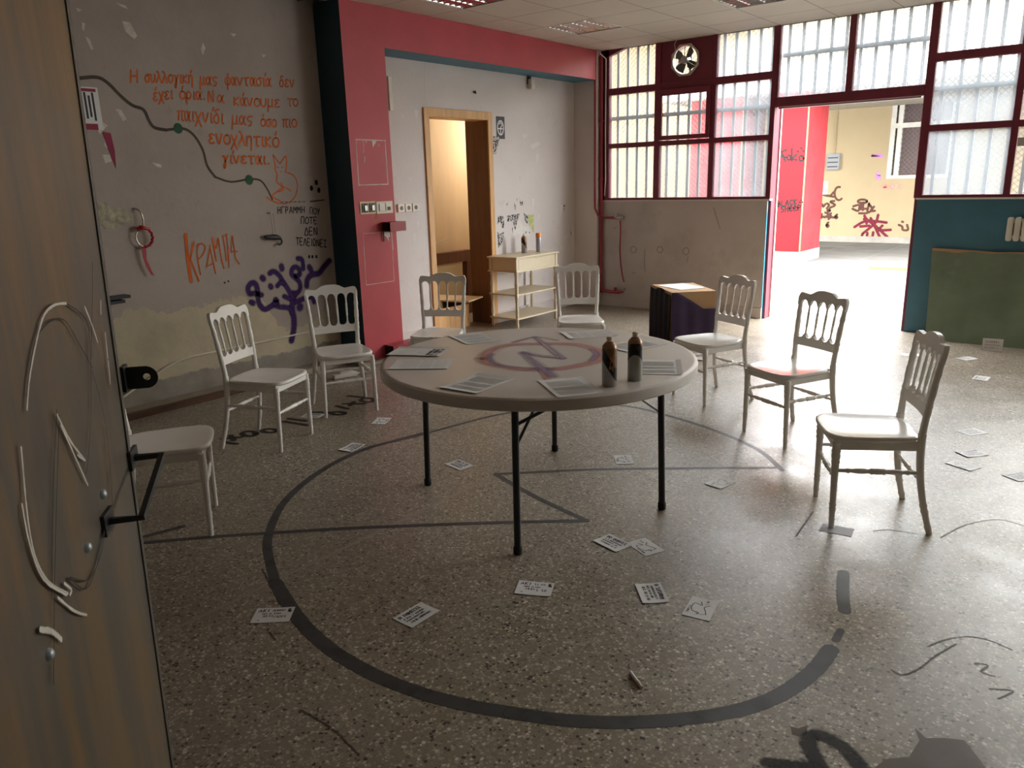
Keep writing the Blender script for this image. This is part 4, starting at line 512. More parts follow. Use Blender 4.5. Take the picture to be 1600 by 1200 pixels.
for k in range(4):
    m = MB(); R_ = Matrix.Rotation(PI / 2 * k + .5, 4, 'Y')
    o_ = [(.03, -.02), (.07, -.055), (.125, -.06), (.142, -.01), (.135, .035), (.09, .03), (.03, .02)]
    m.slab(o_, lambda u, h: R_ @ Vector((u, .0 + h * .45, h)), lambda u, h: R_ @ Vector((u, .004 + h * .45, h)))
    m.build('blade', pm('dark_fan_blade', (.10, .09, .08), .4, metal=.6), fan)
for k in range(3):
    a = PI * 2 * k / 3 + PI / 2; MB().tube([(.04 * math.cos(a), -.03, .04 * math.sin(a)), (.155 * math.cos(a), -.022, .155 * math.sin(a))], .005, 6).build('bracket', GALV, fan)
MB().tube([(-.05, -.02, .13), (-.11, -.03, .1), (-.13, -.03, .18), (-.1, -.025, .23)], .003, 6).build('power_cord', WHITEE, fan, 60)

w2 = empty_struct('window_2', 'barred transom window over the open doorway', 'window')
m = MB(); XA, XB = -3.213, -1.771
wbox(m, XA, XB, 2.305, 2.405); wbox(m, -2.505, -2.44, 2.405, ZT); wbox(m, -3.213, -3.195, 2.41, ZT)
m.build('frame', MAROON, w2, bevel=.004)
MB().box((XA + .02, YW + .03, 2.29), (XB - .03, YW + .09, 2.306)).build('door_rail', GALV, w2)
pane(w2, FROST, -3.2, -2.505, 2.405, ZT); pane(w2, FROST, -2.44, -1.77, 2.405, ZT)
grille(w2, -3.2, -1.77, 2.40, 3.2, [2.83], .145, .06)
w3 = empty_struct('window_3', 'maroon-framed frosted window right of the open doorway', 'window')
m = MB()
wbox(m, -1.77, -1.695, 1.345, ZT); wbox(m, -1.77, XR, 1.345, 1.375); wbox(m, -1.70, XR, 1.97, 2.03); wbox(m, -1.70, XR, 2.60, 2.675)
xs = [-1.015 + .72 * k for k in range(7)]
for x in xs: wbox(m, x, x + .055, 1.345, ZT)
m.build('frame', MAROON, w3, bevel=.004)
MB().box((-1.745, YW - .03, 1.33), (XR, YW + .06, 1.347)).build('sill', WHITEE, w3)
xx = [-1.75] + xs + [XR]
for k in range(len(xs)):
    for a, b in ((1.375, 1.97), (2.03, 2.60), (2.675, ZT)): pane(w3, FROST if k < 1 else CLEAR, xx[k] + .055, xx[k + 1], a, b)
grille(w3, -1.74, .4, 1.36, 3.2, [2.36], .15, .1)
st = MB().box((-.955, YW - .003, 1.80), (-.885, YW + .0, 1.875)).build('window_sticker', pm('grey_sticker', (.45, .40, .38), .6), w3)
dr = empty_struct('door_3', 'open doorway to the courtyard with pale metal jambs', 'doorway')
m = MB(); m.box((-3.245, YW + .03, 0), (-3.215, YW + .16, 2.31)); m.build('jamb', pm('maroon_jamb', (.20, .03, .05), .5), dr)
MB().box((-3.225, YW + .155, 0), (-3.20, YW + .185, 2.31)).build('guide_rail', pm('pink_white_metal', (.75, .66, .62), .4), dr)
MB().box((-1.765, YW + .02, 0), (-1.735, YW + .15, 2.31)).build('jamb', MAROON, dr)

# ---------------------------------------------------------------- courtyard
boxes('floor_courtyard', CONC, ((-30, 8.86, -.1), (25, 40, -.002)), label='pale paved courtyard beyond the doorway', cat='floor')
m = MB()
for k in range(7): m.box((-9, 10.0 + k * 1.35, -.002), (0, 10.012 + k * 1.35, -.0005))
for k in range(8): m.box((-8.4 + k * 1.1, 9, -.002), (-8.39 + k * 1.1, 19.3, -.0006))
j = m.build('paving_joint', pm('dark_joint', (.22, .22, .20), .9), bpy.data.objects['floor_courtyard'])
cw = boxes('wall_courtyard', CREAMW, ((-20, 19.4, 0), (-4.60, 19.7, 5.6)), ((-3.3, 19.4, 0), (8, 19.7, 5.6)), ((-4.6, 19.4, 0), (-3.3, 19.7, 1.43)), ((-4.6, 19.4, 3.12), (-3.3, 19.7, 5.6)), label='cream courtyard wall covered in tags', cat='wall')
boxes('baseboard_courtyard', pm('pale_plinth', (.30, .285, .25), .8, spec=.1), ((-20, 19.36, 0), (8, 19.4, .14)), label='pale plinth of the courtyard wall', cat='baseboard')
boxes('wall_courtyard_left', CREAMW, ((-14.5, 9, 0), (-14.2, 19.4, 5.6)), label='cream side wall of the courtyard', cat='wall')
wc = empty_struct('window_4', 'mesh-covered metal window in the courtyard wall', 'window')
m = MB()
for (a, b, c, d) in ((-4.6, -4.5, 1.43, 3.12), (-3.4, -3.3, 1.43, 3.12), (-4.6, -3.3, 1.43, 1.5), (-4.6, -3.3, 3.05, 3.12), (-4.6, -3.3, 2.52, 2.62), (-4.45, -4.36, 1.43, 3.12)): m.box((a, 19.42, c), (b, 19.52, d))
m.build('frame', pm('pale_grey_frame', (.55, .55, .50), .5), wc)
MB().box((-4.6, 19.58, 1.43), (-3.3, 19.6, 3.12)).build('pane', pm('dark_mauve_glass', (.16, .12, .13), .2), wc)
m = MB()
for k in range(28):
    c = k * .1
    m.tube([(-4.6 + min(c, 1.3), 19.45, 1.43 + max(0, c - 1.3)), (-4.6 + max(0, c - 1.69), 19.45, 1.43 + min(c, 1.69))], .006, 4, cap=False)
    m.tube([(-3.3 - min(c, 1.3), 19.45, 1.43 + max(0, c - 1.3)), (-3.3 - max(0, c - 1.69), 19.45, 1.43 + min(c, 1.69))], .006, 4, cap=False)
m.build('wire_mesh', WIRE, wc)
def column(name, x0, x1, y0, y1, label):
    o = empty_struct(name, label, 'column')
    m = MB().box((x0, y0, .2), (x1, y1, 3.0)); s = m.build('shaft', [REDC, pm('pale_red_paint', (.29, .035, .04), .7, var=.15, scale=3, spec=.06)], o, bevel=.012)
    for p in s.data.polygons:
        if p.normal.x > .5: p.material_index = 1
    MB().box((x0 - .01, y0 - .01, 0), (x1 + .01, y1 + .01, .2)).build('plinth', pm('pale_plinth', (.30, .285, .25)), o)
    e = MB().box((x1 - .012, y0 - .004, .2), (x1 + .004, y0 + .03, 3.0)); e.build('worn_edge', pm('worn_orange_edge', (.46, .2, .10), .8, spec=.05), o)
    return o
col = column('column', -5.40, -4.80, 14.5, 15.62, 'bright red courtyard column tagged in black seen through the doorway')
column('column', -7.05, -6.0, 14.5, 15.62, 'red courtyard column seen through the barred window')
boxes('canopy', pm('white_soffit', (.45, .42, .37), .8, spec=.1), ((-7.6, 14.2, 3.0), (3, 19.4, 3.45)), ((-14.2, 11.5, 5.2), (-7.6, 19.4, 5.5)), label='canopy slab on the red columns and an added higher slab shading the left wall', cat='canopy')  # second, higher slab is added out of view to shade the cream wall
bk = thing('breaker_box', 'grey slotted electrical box on the cream courtyard wall', 'electrical box', (-5.76, 19.395, 1.66))
MB().box((-.14, -.09, 0), (.14, 0, .37)).build('case', GREYM, bk, bevel=.008)
for k in range(3): MB().box((-.115, -.1, .06 + k * .1), (.115, -.085, .085 + k * .1)).build('slot', BLACKP, bk)
MB().tube([(-.0, -.02, .37), (0, -.02, 2.3)], .012, 6).build('conduit', CREAMW, bk)
nt_ = thing('notice', 'white notice with printed columns under the grey electrical box', 'notice', (-5.98, 19.395, 1.10))
MB().box((-.12, -.004, 0), (.12, 0, .3)).build('sheet', PAPER, nt_)
m = MB()
for k in range(4):
    for q in range(9): m.box((-.09 + k * .055, -.006, .03 + q * .028), (-.065 + k * .055, -.004, .046 + q * .028))
m.build('print', pm('black_ink', (.03, .03, .03), .6), nt_)
tag(MB().box((-3.45, 14.02, -.002), (-1.9, 14.12, .05)).build('plank', pm('rusty_plank', (.45, .18, .06), .7), bevel=.004), 'rust-orange plank lying on the courtyard paving', 'plank')

# ---------------------------------------------------------------- back room behind the recess doorway
boxes('wall_backroom', pm('cream_backroom_paint', (.74, .60, .38), .8, var=.05, scale=2), ((-7.75, 4.6, 0), (-7.6, 8.4, 3.0)), ((-7.6, 4.45, 0), (-5.96, 4.6, 3.0)), ((-7.6, 8.4, 0), (-5.96, 8.55, 3.0)), ((-7.75, 4.45, 3.0), (-5.96, 8.55, 3.1)), label='cream walls of the back room', cat='wall')
boxes('floor_backroom', TERR, ((-7.75, 4.45, -.08), (-5.96, 8.55, -.001)), label='floor of the back room', cat='floor')
lb = bpy.data.lights.new('backroom_lamp', 'AREA'); lb.energy = 19; lb.size = 1.0; lb.color = (1, .9, .74)
lo = bpy.data.objects.new('backroom_lamp', lb); COL.objects.link(lo); lo.location = (-6.28, 7.85, 2.2); lo.rotation_euler = (-1.1, 0, 0)
d2 = empty_struct('door_2', 'orange pine door frame of the recess doorway', 'door frame')
m = MB(); f = .085
m.box((XL - .21, DY0 - .02, 0), (XL + .018, DY0 + .022, DZ + .02)); m.box((XL - .21, DY0 - .02, DZ - .03), (XL + .018, DY1 + .02, DZ + .02))
m.box((XL, DY0 - .055, 0), (XL + .02, DY0 + .022, DZ + .055)); m.box((XL, DY1 - .022, 0), (XL + .02, DY1 + .05, DZ + .055)); m.box((XL, DY0 - .05, DZ - .022), (XL + .02, DY1 + .05, DZ + .055))
m.build('casing', PINE, d2, bevel=.004)
MB().box((XL - .32, DY1 - .024, 0), (XL + .0, DY1 + .012, DZ)).build('lining', pm('red_brown_wood', (.17, .072, .03), .5, var=.2, scale=3, stretch=(8, 8, .8)), d2)
tag(MB().box((-6.66, 5.3, .62), (-6.64, 7.55, 2.85)).build('plywood_panel', PLY), 'pale plywood sheet closing the back room doorway', 'panel')
fr = thing('wooden_frame', 'dark brown timber frame standing behind the recess doorway', 'frame', (-6.55, 6.3, 0))
MB().box((-.04, -1, .66), (.04, 1, .80)).build('rail', BROWNW, fr, bevel=.004)
MB().box((-.04, -.34, 0), (.04, -.22, .66)).build('post', BROWNW, fr, bevel=.004)
MB().box((-.04, .93, 0), (.04, 1.0, .66)).build('post', BROWNW, fr, bevel=.004); MB().box((-.04, -1, 0), (.04, -.93, .66)).build('post', BROWNW, fr, bevel=.004)
bn = thing('bucket', 'black plastic bucket inside the recess doorway', 'bucket', (-6.12, 6.55, 0))
MB().lathe([(.10, 0), (.12, .01), (.145, .27), (.155, .27), (.155, .29), (.14, .29), (.115, .02)], seg=28).build('shell', BLACKP, bn, 40)
MB().tube([(.15 * math.cos(a), .15 * math.sin(a), .27 - .08 * math.sin(a / 2) if False else .26) for a in [PI * k / 10 for k in range(11)]], .004, 6).build('handle', GALV, bn, 60)
tag(MB().box((-.33, -.2, 0), (.33, .2, .016)).build('board', PLY), 'pale board lying across the brown frame foot in the doorway', 'board')
o = bpy.data.objects['board']; o.location = (-6.12, 6.48, .31); o.rotation_euler = (0, 0, .3)
tag(MB().box((-.012, -.33, 0), (.012, .33, .26)).build('timber_offcut', PINE, bevel=.003), 'brown timber offcut standing on edge on the doorway floor', 'timber')
o = bpy.data.objects['timber_offcut']; o.location = (-5.93, 6.25, 0)
c = bpy.data.curves.new('dangling_cable', 'CURVE')
cb = MB().tube([(-6.6, 5.9, 1.15), (-6.58, 6.1, 1.02), (-6.56, 6.4, .93), (-6.56, 6.65, .90), (-6.6, 6.95, .95)], .004, 6).build('cable', SOCK, None, 60)
tag(cb, 'thin pale cable drooping across the plywood in the doorway', 'cable')

# ---------------------------------------------------------------- paint and marks on surfaces
PLANES = {'W': lambda u, v, o: (XL + o, u, v), 'P': lambda u, v, o: (XP + o, u, v), 'F': lambda u, v, o: (u, v, o), 'C': lambda u, v, o: (u, 19.4 - o, v), 'RP': lambda u, v, o: (u, 14.5 - o, v)}
DE = Vector((-1.72678, .743394, 0)); DU = Vector((-.777, .629, 0)); DN = Vector((.629, .777, 0))
PLANES['D'] = lambda u, v, o: DE + DU * u + Vector((0, 0, v)) + DN * o
def paint(key, name, plane, mat, parent, label, off=.0012, fn=None):
    m = MB(); fn = fn or PLANES[plane]
    for k, (w, s, q) in enumerate(DATA[key]): m.ribbon(q, w, fn, off + k * .00001, s)
    o = m.build(name, mat, parent); o['label'] = label; o['kind'] = 'structure' if parent and parent.get('kind') == 'structure' else 'thing'
    return o
def patches(key, name, plane, mat, parent, label, off=.0015):
    m = MB()
    for q in POLY[key]: m.poly([PLANES[plane](u, v, off) for u, v in q])
    o = m.build(name, mat, parent); o['label'] = label; o['kind'] = 'structure'
    return o
ORANGE = stroke_mat('orange_marker', (.66, .14, .025), .25, .3)
paint('orange_lettering', 'orange_lettering', 'W', ORANGE, wl, 'orange handwritten Greek sentence and word')
paint('fox_drawing', 'fox_drawing', 'W', ORANGE, wl, 'orange outline of a sitting fox')
INK = stroke_mat('black_marker', (.012, .011, .012), .2, .2)
paint('black_lettering', 'black_lettering', 'W', INK, wl, 'black handwritten Greek capitals')
paint('black_dots', 'black_dots', 'W', INK, wl, 'black painted dots')
paint('garland_line', 'garland_line', 'W', stroke_mat('grey_brown_line', (.095, .075, .06), .2, .2), wl, 'dark winding painted line')
paint('green_circles', 'green_circles', 'W', stroke_mat('green_dot_paint', (.045, .12, .07), .12, .1), wl, 'green dots on the winding line', .0022)
paint('purple_tree', 'purple_tree', 'W', stroke_mat('purple_spray', (.055, .022, .12), .55, .3), wl, 'purple sprayed tree')
patches('paint_chips', 'paint_chips', 'W', pm('white_plaster', (.66, .61, .54), .9, var=.15, scale=30), wl, 'white chipped plaster')
patches('bare_plaster', 'bare_plaster', 'W', pm('rubble_plaster', (.46, .42, .31), .95, var=.35, scale=25, bmp=.6, dirt=(.3, .27, .2)), wl, 'bare rough plaster', .002)
patches('dark_holes', 'dark_holes', 'W', RUBBER, wl, 'small dark holes', .002)
def print_mat():
    m, nt, b = newmat('torn_black_print'); v = coords(nt); n = noise(nt, v, 42, 5, .7)
    nt.links.new(mixc(nt, mapr(nt, n, .49, .53), (.03, .028, .027), (.62, .58, .55)), b.inputs['Base Color']); b.inputs['Roughness'].default_value = .8
    return m
PRINT = print_mat()
patches('torn_black_print', 'torn_black_print', 'W', PRINT, wl, 'torn black poster scraps', .003)
WSCR = pm('torn_white_paper', (.74, .71, .67), .9, var=.06, scale=30)
patches('torn_white_paper', 'torn_white_paper', 'W', WSCR, wl, 'white torn paper residue', .002)
patches('torn_white_paper_high', 'torn_white_paper', 'W', WSCR, wl, 'white chips in the paint', .002)
patches('torn_green_print', 'torn_green_print', 'W', pm('yellow_green_print', (.52, .55, .22), .8, var=.3, scale=40), wl, 'torn yellow-green print', .0028)
patches('wall_poster_scrap', 'poster_scrap', 'W', PRINT, wl, 'torn dark print scrap', .0025)
patches('peeled_pink', 'peeled_paint', 'P', WSCR, pil, 'white peeled patch'); patches('peeled_pink2', 'peeled_paint', 'P', WSCR, pil, 'white peeled patch')
paint('white_outlines', 'white_outlines', 'P', stroke_mat('white_outline', (.78, .62, .58), .3, .5), pil, 'pale rectangle outlines')
paint('gold_ribbon_drawing', 'ribbon_drawing', 'P', stroke_mat('gold_line', (.62, .30, .12), .2, .2), pil, 'gold line drawing of ribbons')
GREYF = stroke_mat('grey_floor_paint', (.050, .050, .052), .12, .35, .45, 1.0, .5)
paint('floor_emblem', 'floor_emblem', 'F', GREYF, floor, 'dark grey circle and zigzag arrow painted on the floor', .0006)
paint('floor_lettering', 'floor_lettering', 'F', stroke_mat('faded_floor_paint', (.045, .042, .04), .4, .6, .5, .85), floor, 'faded dark lettering', .0006)
paint('floor_scuffs', 'floor_scuffs', 'F', stroke_mat('scuff_marks', (.07, .055, .045), .5, 1.2, .5, .6), floor, 'thin dark scuffs', .0005)
patches('floor_stain', 'floor_stain', 'F', pm('brown_bare_patch', (.10, .068, .045), .5, var=.2, scale=8, spec=.3), floor, 'brown worn patch', .0005)
PLANES['S'] = lambda u, v, o: (u, YW - o, v)
paint('wall_smudges', 'wall_smudges', 'S', stroke_mat('faint_smudge', (.34, .31, .29), .7, .6, .7, .35), wf, 'faint dark smudges')
paint('dark_tags', 'dark_tags', 'C', stroke_mat('brown_tag', (.10, .045, .035), .2, .2), cw, 'dark brown tags', .004)
paint('red_tags', 'red_tags', 'C', stroke_mat('dark_red_tag', (.14, .02, .035), .3, .2), cw, 'dark red tags', .004)
paint('pink_tag', 'pink_tag', 'C', stroke_mat('pink_tag_paint', (.75, .30, .26), .3, .2), cw, 'pink lettering', .004)
paint('violet_tag', 'violet_tag', 'C', stroke_mat('violet_tag_paint', (.48, .22, .50), .3, .2), cw, 'violet marks', .004)
paint('black_tags', 'black_tags', 'RP', INK, col, 'black lettering', .004)
dm = MB(); dm.lathe([(.05, 0), (.05, .003)], seg=20); dot = dm.build('round_sticker', PAPER, col); dot.rotation_euler = (PI / 2, 0, 0); dot.location = (-5.31, 14.499, 1.165)

# ---------------------------------------------------------------- open entrance door beside the camera
dl = empty_struct('door_1', 'streaked ochre metal entrance door standing open on the left', 'door')
def DP(u, v, o): return PLANES['D'](u, v, o)
m = MB(); m.slab([(-1.02, .02), (-.09, .02), (.085, 2.2), (-1.02, 2.2)], lambda u, v: DP(u, v, 0), lambda u, v: DP(u, v, -.045))
m.build('leaf', DOORM, dl, bevel=.006)
m = MB(); m.slab([(-.105, .02), (-.088, .02), (.087, 2.2), (.07, 2.2)], lambda u, v: DP(u, v, .0), lambda u, v: DP(u, v, .004)); m.build('edge_strip', pm('greyed_ochre_edge', (.085, .072, .055), .45, var=.3, scale=2, stretch=(5, 5, .6)), dl, bevel=.002)
paint('chalk_marks', 'chalk_marks', 'D', stroke_mat('white_chalk', (.62, .58, .52), .5, .9), dl, 'white chalk strokes', .0055)
paint('pencil_marks', 'pencil_marks', 'D', stroke_mat('grey_pencil', (.06, .055, .05), .3, .5), dl, 'dark pencil outlines', .005)
hb = MB()
pts = [DP(-.236, .978, 0), DP(-.236, .978, .068), DP(.0, 1.03, .066), DP(.0, 1.03, 0)]
hb.tube([pts[0], pts[1], pts[2], pts[3]], .0085, 4); ho = hb.build('pull_handle', BLACKM, dl); ho['label'] = 'black bent bar handle'
for u, v in ((-.236, .978), (.0, 1.03)):
    MB().slab([(u - .03, v - .022), (u + .03, v - .022), (u + .03, v + .022), (u - .03, v + .022)], lambda a, b: DP(a, b, 0), lambda a, b: DP(a, b, .008)).build('mount', BLACKM, ho)
m = MB(); ol = []
for k in range(13): a = -PI / 2 + PI * k / 12; ol.append((.045 + .026 * math.cos(a), 1.205 + .026 * math.sin(a)))
ol += [(.0, 1.231), (.0, 1.179)]
hole = [(.047 + .008 * math.cos(2 * PI * k / 16), 1.206 + .008 * math.sin(2 * PI * k / 16)) for k in range(16)]
def HP(n, z, t): return DP(.05 + t, z, n)
# plate with a round hole: fan of quads between hole and outline
def outl(a):
    d = Vector((math.cos(a), math.sin(a))); c = Vector((.047, 1.206)); best = .0
    t = .0
    while t < .2:
        t += .0004; p = c + d * t
        inside = (0 <= p.x <= .045 and 1.179 <= p.y <= 1.231) or ((p.x - .045) ** 2 + (p.y - 1.205) ** 2 <= .026 ** 2)
        if not inside: break
        best = t
    return c + d * best
NP = 40
ring_o = [outl(2 * PI * k / NP) for k in range(NP)]; ring_i = [Vector((.047 + .008 * math.cos(2 * PI * k / NP), 1.206 + .008 * math.sin(2 * PI * k / NP))) for k in range(NP)]
for t in (0, .004):
    for k in range(NP):
        q = (k + 1) % NP; m.poly([HP(*ring_i[k], t), HP(*ring_i[q], t), HP(*ring_o[q], t), HP(*ring_o[k], t)])
for k in range(NP):
    q = (k + 1) % NP; m.poly([HP(*ring_o[k], 0), HP(*ring_o[q], 0), HP(*ring_o[q], .004), HP(*ring_o[k], .004)]); m.poly([HP(*ring_i[k], 0), HP(*ring_i[q], 0), HP(*ring_i[q], .004), HP(*ring_i[k], .004)])
ha = m.build('hasp', BLACKM, dl); ha['label'] = 'black padlock tab with a round hole'
MB().slab([(.03, 1.178), (.068, 1.178), (.068, 1.236), (.03, 1.236)], lambda a, b: DP(a, b, -.004), lambda a, b: DP(a, b, .005)).build('hasp_plate', BLACKM, dl)
for u, v in ((-.598, .91), (-.36, .981), (-.23, 1.035)):
    m = MB(); b0 = DP(u, v, .0); m.tube([b0, DP(u, v, .006), DP(u, v, .009)], [.011, .009, .004], 12); m.build('screw', STEEL, dl, 50)

# ---------------------------------------------------------------- chairs
def turned(p, q, base, beads, n=40):
    """points and radii of a turned spindle between p and q"""
    p, q = Vector(p), Vector(q); pts = []; rs = []
    for i in range(n + 1):
        t = i / n; r = base(t) if callable(base) else base
        for c, w, a in beads: r += a * max(0, 1 - ((t - c) / w) ** 2)
        pts.append(p.lerp(q, t)); rs.append(r)
    return pts, rs
def curve(pts, n=24):
    P = [Vector(p) for p in pts]; Q = []
    L = len(P) - 1
    for i in range(n + 1):
        t = i / n * L; k = min(int(t), L - 1); t -= k
        p0, p1, p2, p3 = P[max(k - 1, 0)], P[k], P[k + 1], P[min(k + 2, L)]
        Q.append(.5 * ((2 * p1) + (p2 - p0) * t + (2 * p0 - 5 * p1 + 4 * p2 - p3) * t * t + (3 * p1 - p0 - 3 * p2 + p3) * t ** 3))
    return Q
def back_y(z): return -.195 - .052 * ((z - .45) / .43) ** 1.35 if z > .45 else -.195
def make_chair(label):
    t = thing('dining_chair', label, 'chair', group='white chairs around the table')
    # seat
    m = MB(); N = 40
    def outline(k, inset):
        a = 2 * PI * k / N; c, s = math.cos(a), math.sin(a); e = 5.0
        r = (abs(c) ** e + abs(s) ** e) ** (-1 / e); x, y = r * c, r * s
        hw = .203 - .022 * (1 - y) / 2; f = 1 - inset
        return (x * (hw - inset * .2), y * (.203 - inset * .2) - .0 + (.012 * (1 - x * x) if y > .5 else 0))
    rings = [(.0, .424, .06), (.0, .429, .02), (.0, .436, 0.0), (.0, .444, .0), (.0, .451, .035), (.0, .450, .09), (.0, .446, .2), (.0, .442, .45), (.0, .440, .8)]
    b = 0
    for (_, z, ins) in rings:
        for k in range(N): x, y = outline(k, ins); m.v.append((x, y, z))
    for i in range(len(rings) - 1):
        for k in range(N): q = (k + 1) % N; m.face((i * N + k, i * N + q, (i + 1) * N + q, (i + 1) * N + k))
    m.face([k for k in range(N)][::-1]); m.face([(len(rings) - 1) * N + k for k in range(N)])
    m.build('seat', WHITEP, t, 50)
    # apron under the seat
    m = MB()
    m.box((-.176, .158, .385), (.176, .178, .43)); m.box((-.158, -.195, .385), (.158, -.175, .43))
    for s in (-1, 1):
        m.slab([(s * .186, .175), (s * .168, .175), (s * .15, -.19), (s * .168, -.19)], lambda x, y: (x, y, .385), lambda x, y: (x, y, .43))
    m.build('apron', WHITEP, t, bevel=.004)
    # front legs
    for s in (-1, 1):
        pts, rs = turned((s * .178, .168, .42), (s * .188, .163, 0), lambda u: .0185 - .006 * u, [(.10, .025, .003), (.16, .02, .004), (.22, .02, .003), (.72, .02, .003), (.77, .015, .003), (.9, .015, .002)])
        MB().tube(pts, rs, 10).build('leg', WHITEP, t, 50)
    # rear legs
    for s in (-1, 1):
        P = curve([(s * .165, -.195, .47), (s * .170, -.196, .36), (s * .180, -.206, .24), (s * .193, -.228, .12), (s * .205, -.259, 0)], 36)
        rs = [.019 - .005 * i / 36 + .003 * sum(max(0, 1 - ((i / 36 - c) / .025) ** 2) for c in (.72, .78, .92)) for i in range(37)]
        MB().tube(P, rs, 10).build('leg', WHITEP, t, 50)
    # stretchers
    bead = [(.15, .02, .004), (.3, .1, .004), (.5, .12, .0055), (.42, .015, .004), (.58, .015, .004), (.7, .1, .004), (.85, .02, .004)]
    for a, b_ in (((-.182, .166, .25), (.182, .166, .25)), ((-.176, -.205, .25), (.176, -.205, .25)), ((-.183, .165, .285), (-.177, -.202, .285)), ((.183, .165, .285), (.177, -.202, .285))):
        pts, rs = turned(a, b_, .0085, bead); MB().tube(pts, rs, 8).build('stretcher', WHITEP, t, 50)
    # backrest: posts, crest rail, lower rail, spindles
    W_ = lambda z: .163 + .024 * (z - .45) / .43
    th = .011
    def BP(u, z, sd): return (u * W_(z), back_y(z) - .012 * (1 - u * u) * (1 if z > .5 else 0) + (th if sd else -th), z)
    m = MB()
    for s in (-1, 1):
        P = [Vector(BP(s * 1.0, z, 0)) + Vector((0, th, 0)) for z in [.44 + .40 * k / 30 for k in range(31)]]
        rs = [.0165 - .003 * k / 30 + .003 * sum(max(0, 1 - ((k / 30 - c) / .03) ** 2) for c in (.32, .40, .55, .62, .78)) for k in range(31)]
        m.tube(P, rs, 10)
    us = [-1.07 + 2.14 * k / 64 for k in range(65)]
    cells = [(-.8, .2), (-.4, .2), (0, .2), (.4, .2), (.8, .2)]
    def arch(u):
        k = min(range(5), key=lambda i: abs(u - cells[i][0])); d = min(1, abs(u - cells[k][0]) / .17); return math.sqrt(max(0, 1 - d * d))
    def ctop(u):
        a = abs(u); h = .874 + .027 * (1 / (1 + math.exp((a - .42) * 12))) - .006 * math.exp(-((a - .58) / .12) ** 2) + .004 * math.exp(-((a - .92) / .12) ** 2)
        return h - (max(0, a - .97) / .1) ** 2 * .03
    m.strip(us, ctop, lambda u: .798 + .036 * arch(u) if abs(u) < .99 else .80, BP)
    m.strip([u for u in us if abs(u) <= 1.0], lambda u: .622 - .026 * arch(u), lambda u: .545, BP)
    bo = m.build('backrest', WHITEP, t, 50)
    for k in range(4):
        u = -.6 + .4 * k; p = Vector(BP(u, .605, 0)) + Vector((0, th, 0)); q = Vector(BP(u, .815, 0)) + Vector((0, th, 0))
        pts, rs = turned(p, q, .0062, [(.03, .06, .004), (.32, .03, .003), (.5, .18, .0022), (.68, .03, .003), (.97, .06, .004)], 30); MB().tube(pts, rs, 8).build('spindle', WHITEP, bo, 50)
    return t
CH = [(-3.543, 1.703, -.593, 'white chair half hidden behind the ochre metal door'),
      (-4.257, 2.763, -1.17, 'white chair in front of the grey wall under the orange capital letters'),
      (-4.452, 3.532, -2.045, 'white chair in front of the purple tree and shaded blue pillar side'),
      (-4.302, 4.395, -2.612, 'white chair behind the table in front of the pine doorway'),
      (-3.655, 5.489, -2.46, 'white chair behind the table beside the cream side table'),
      (-2.361, 5.259, -3.62, 'white chair beside the cardboard box draped in purple cloth'),
      (-1.578, 4.715, -3.637, 'white chair backlit in front of the open courtyard doorway'),
      (-.872, 3.756, -4.224, 'white chair nearest the camera, backlit in front of the green board')]
ch0 = make_chair(CH[0][3])
for k, (x, y, a, lab) in enumerate(CH):
    if k == 0: ch0.location = (x, y, 0); ch0.rotation_euler = (0, 0, a)
    else: dup(ch0, lab, (x, y, 0), a)

# ---------------------------------------------------------------- round table
TC = (-2.325, 3.098); TR = .806
tb = thing('round_table', 'large round folding table with a pale grey top and black legs', 'table', (TC[0], TC[1], 0))
prof = [(.70, .690), (.775, .688), (TR - .006, .684), (TR, .690), (TR + .001, .722), (TR - .002, .733), (TR - .010, .7385), (TR - .022, .7400), (TR - .03, .7395), (.70, .7395)]
MB().lathe(prof, seg=96).build('tabletop', TABT, tb, 35)
FL = {'L': (-.553, -.30), 'N': (.357, -.652), 'B': (-.292, .548), 'R': (.652, .148)}
for k, (x, y) in FL.items():
    MB().tube([(x * .97, y * .97, .69), (x, y, .02)], .0165, 14).build('leg', BLACKM, tb, 50)
    MB().lathe([(.018, 0), (.0205, .006), (.0205, .035), (.018, .038)], (x, y, 0), 14).build('foot_cap', RUBBER, tb, 50)
for a, b in (('L', 'N'), ('B', 'R')):
    p, q = FL[a], FL[b]; MB().tube([(p[0] * .97, p[1] * .97, .672), (q[0] * .97, q[1] * .97, .672)], .013, 10).build('crossbar', BLACKM, tb, 50)
    mid = Vector(((p[0] + q[0]) / 2, (p[1] + q[1]) / 2, .672))
for k, (x, y) in FL.items():
    other = {'N': (-.05, -.42), 'L': (-.25, -.45), 'B': (.1, .42), 'R': (.3, .38)}[k]
    m = MB(); e = Vector((x * .55, y * .25, .675)); s_ = Vector((x * .985, y * .985, .50)); mid = s_.lerp(e, .55) + Vector((0, 0, .012))
    m.tube([s_, mid, e], .008, 6, flat=.5); m.build('brace', BLACKM, tb)
m = MB(); s_ = Vector((FL['N'][0] * .98, FL['N'][1] * .98, .60)); m.tube([s_, Vector((.47, -.46, .685))], .008, 8); m.build('brace', BLACKM, tb)
TFN = lambda u, v, o: (u - TC[0], v - TC[1], .7398 + o)
for key, nm, mt_, lab, of in (('red_spray', 'red_spray', stroke_mat('red_spray_paint', (.60, .27, .24), .9, .3, .5, .7), 'sprayed coral red ring', .0008), ('violet_spray', 'violet_spray', stroke_mat('violet_spray_paint', (.33, .25, .38), .9, .3, .5, .7), 'sprayed violet zigzag arrow', .0012), ('pink_spray', 'pink_spray', stroke_mat('pale_pink_spray', (.68, .50, .53), .8, .3, .5, .7), 'sprayed pale pink highlight', .0016)):
    paint(key, nm, 'T', mt_, tb, lab, of, TFN)

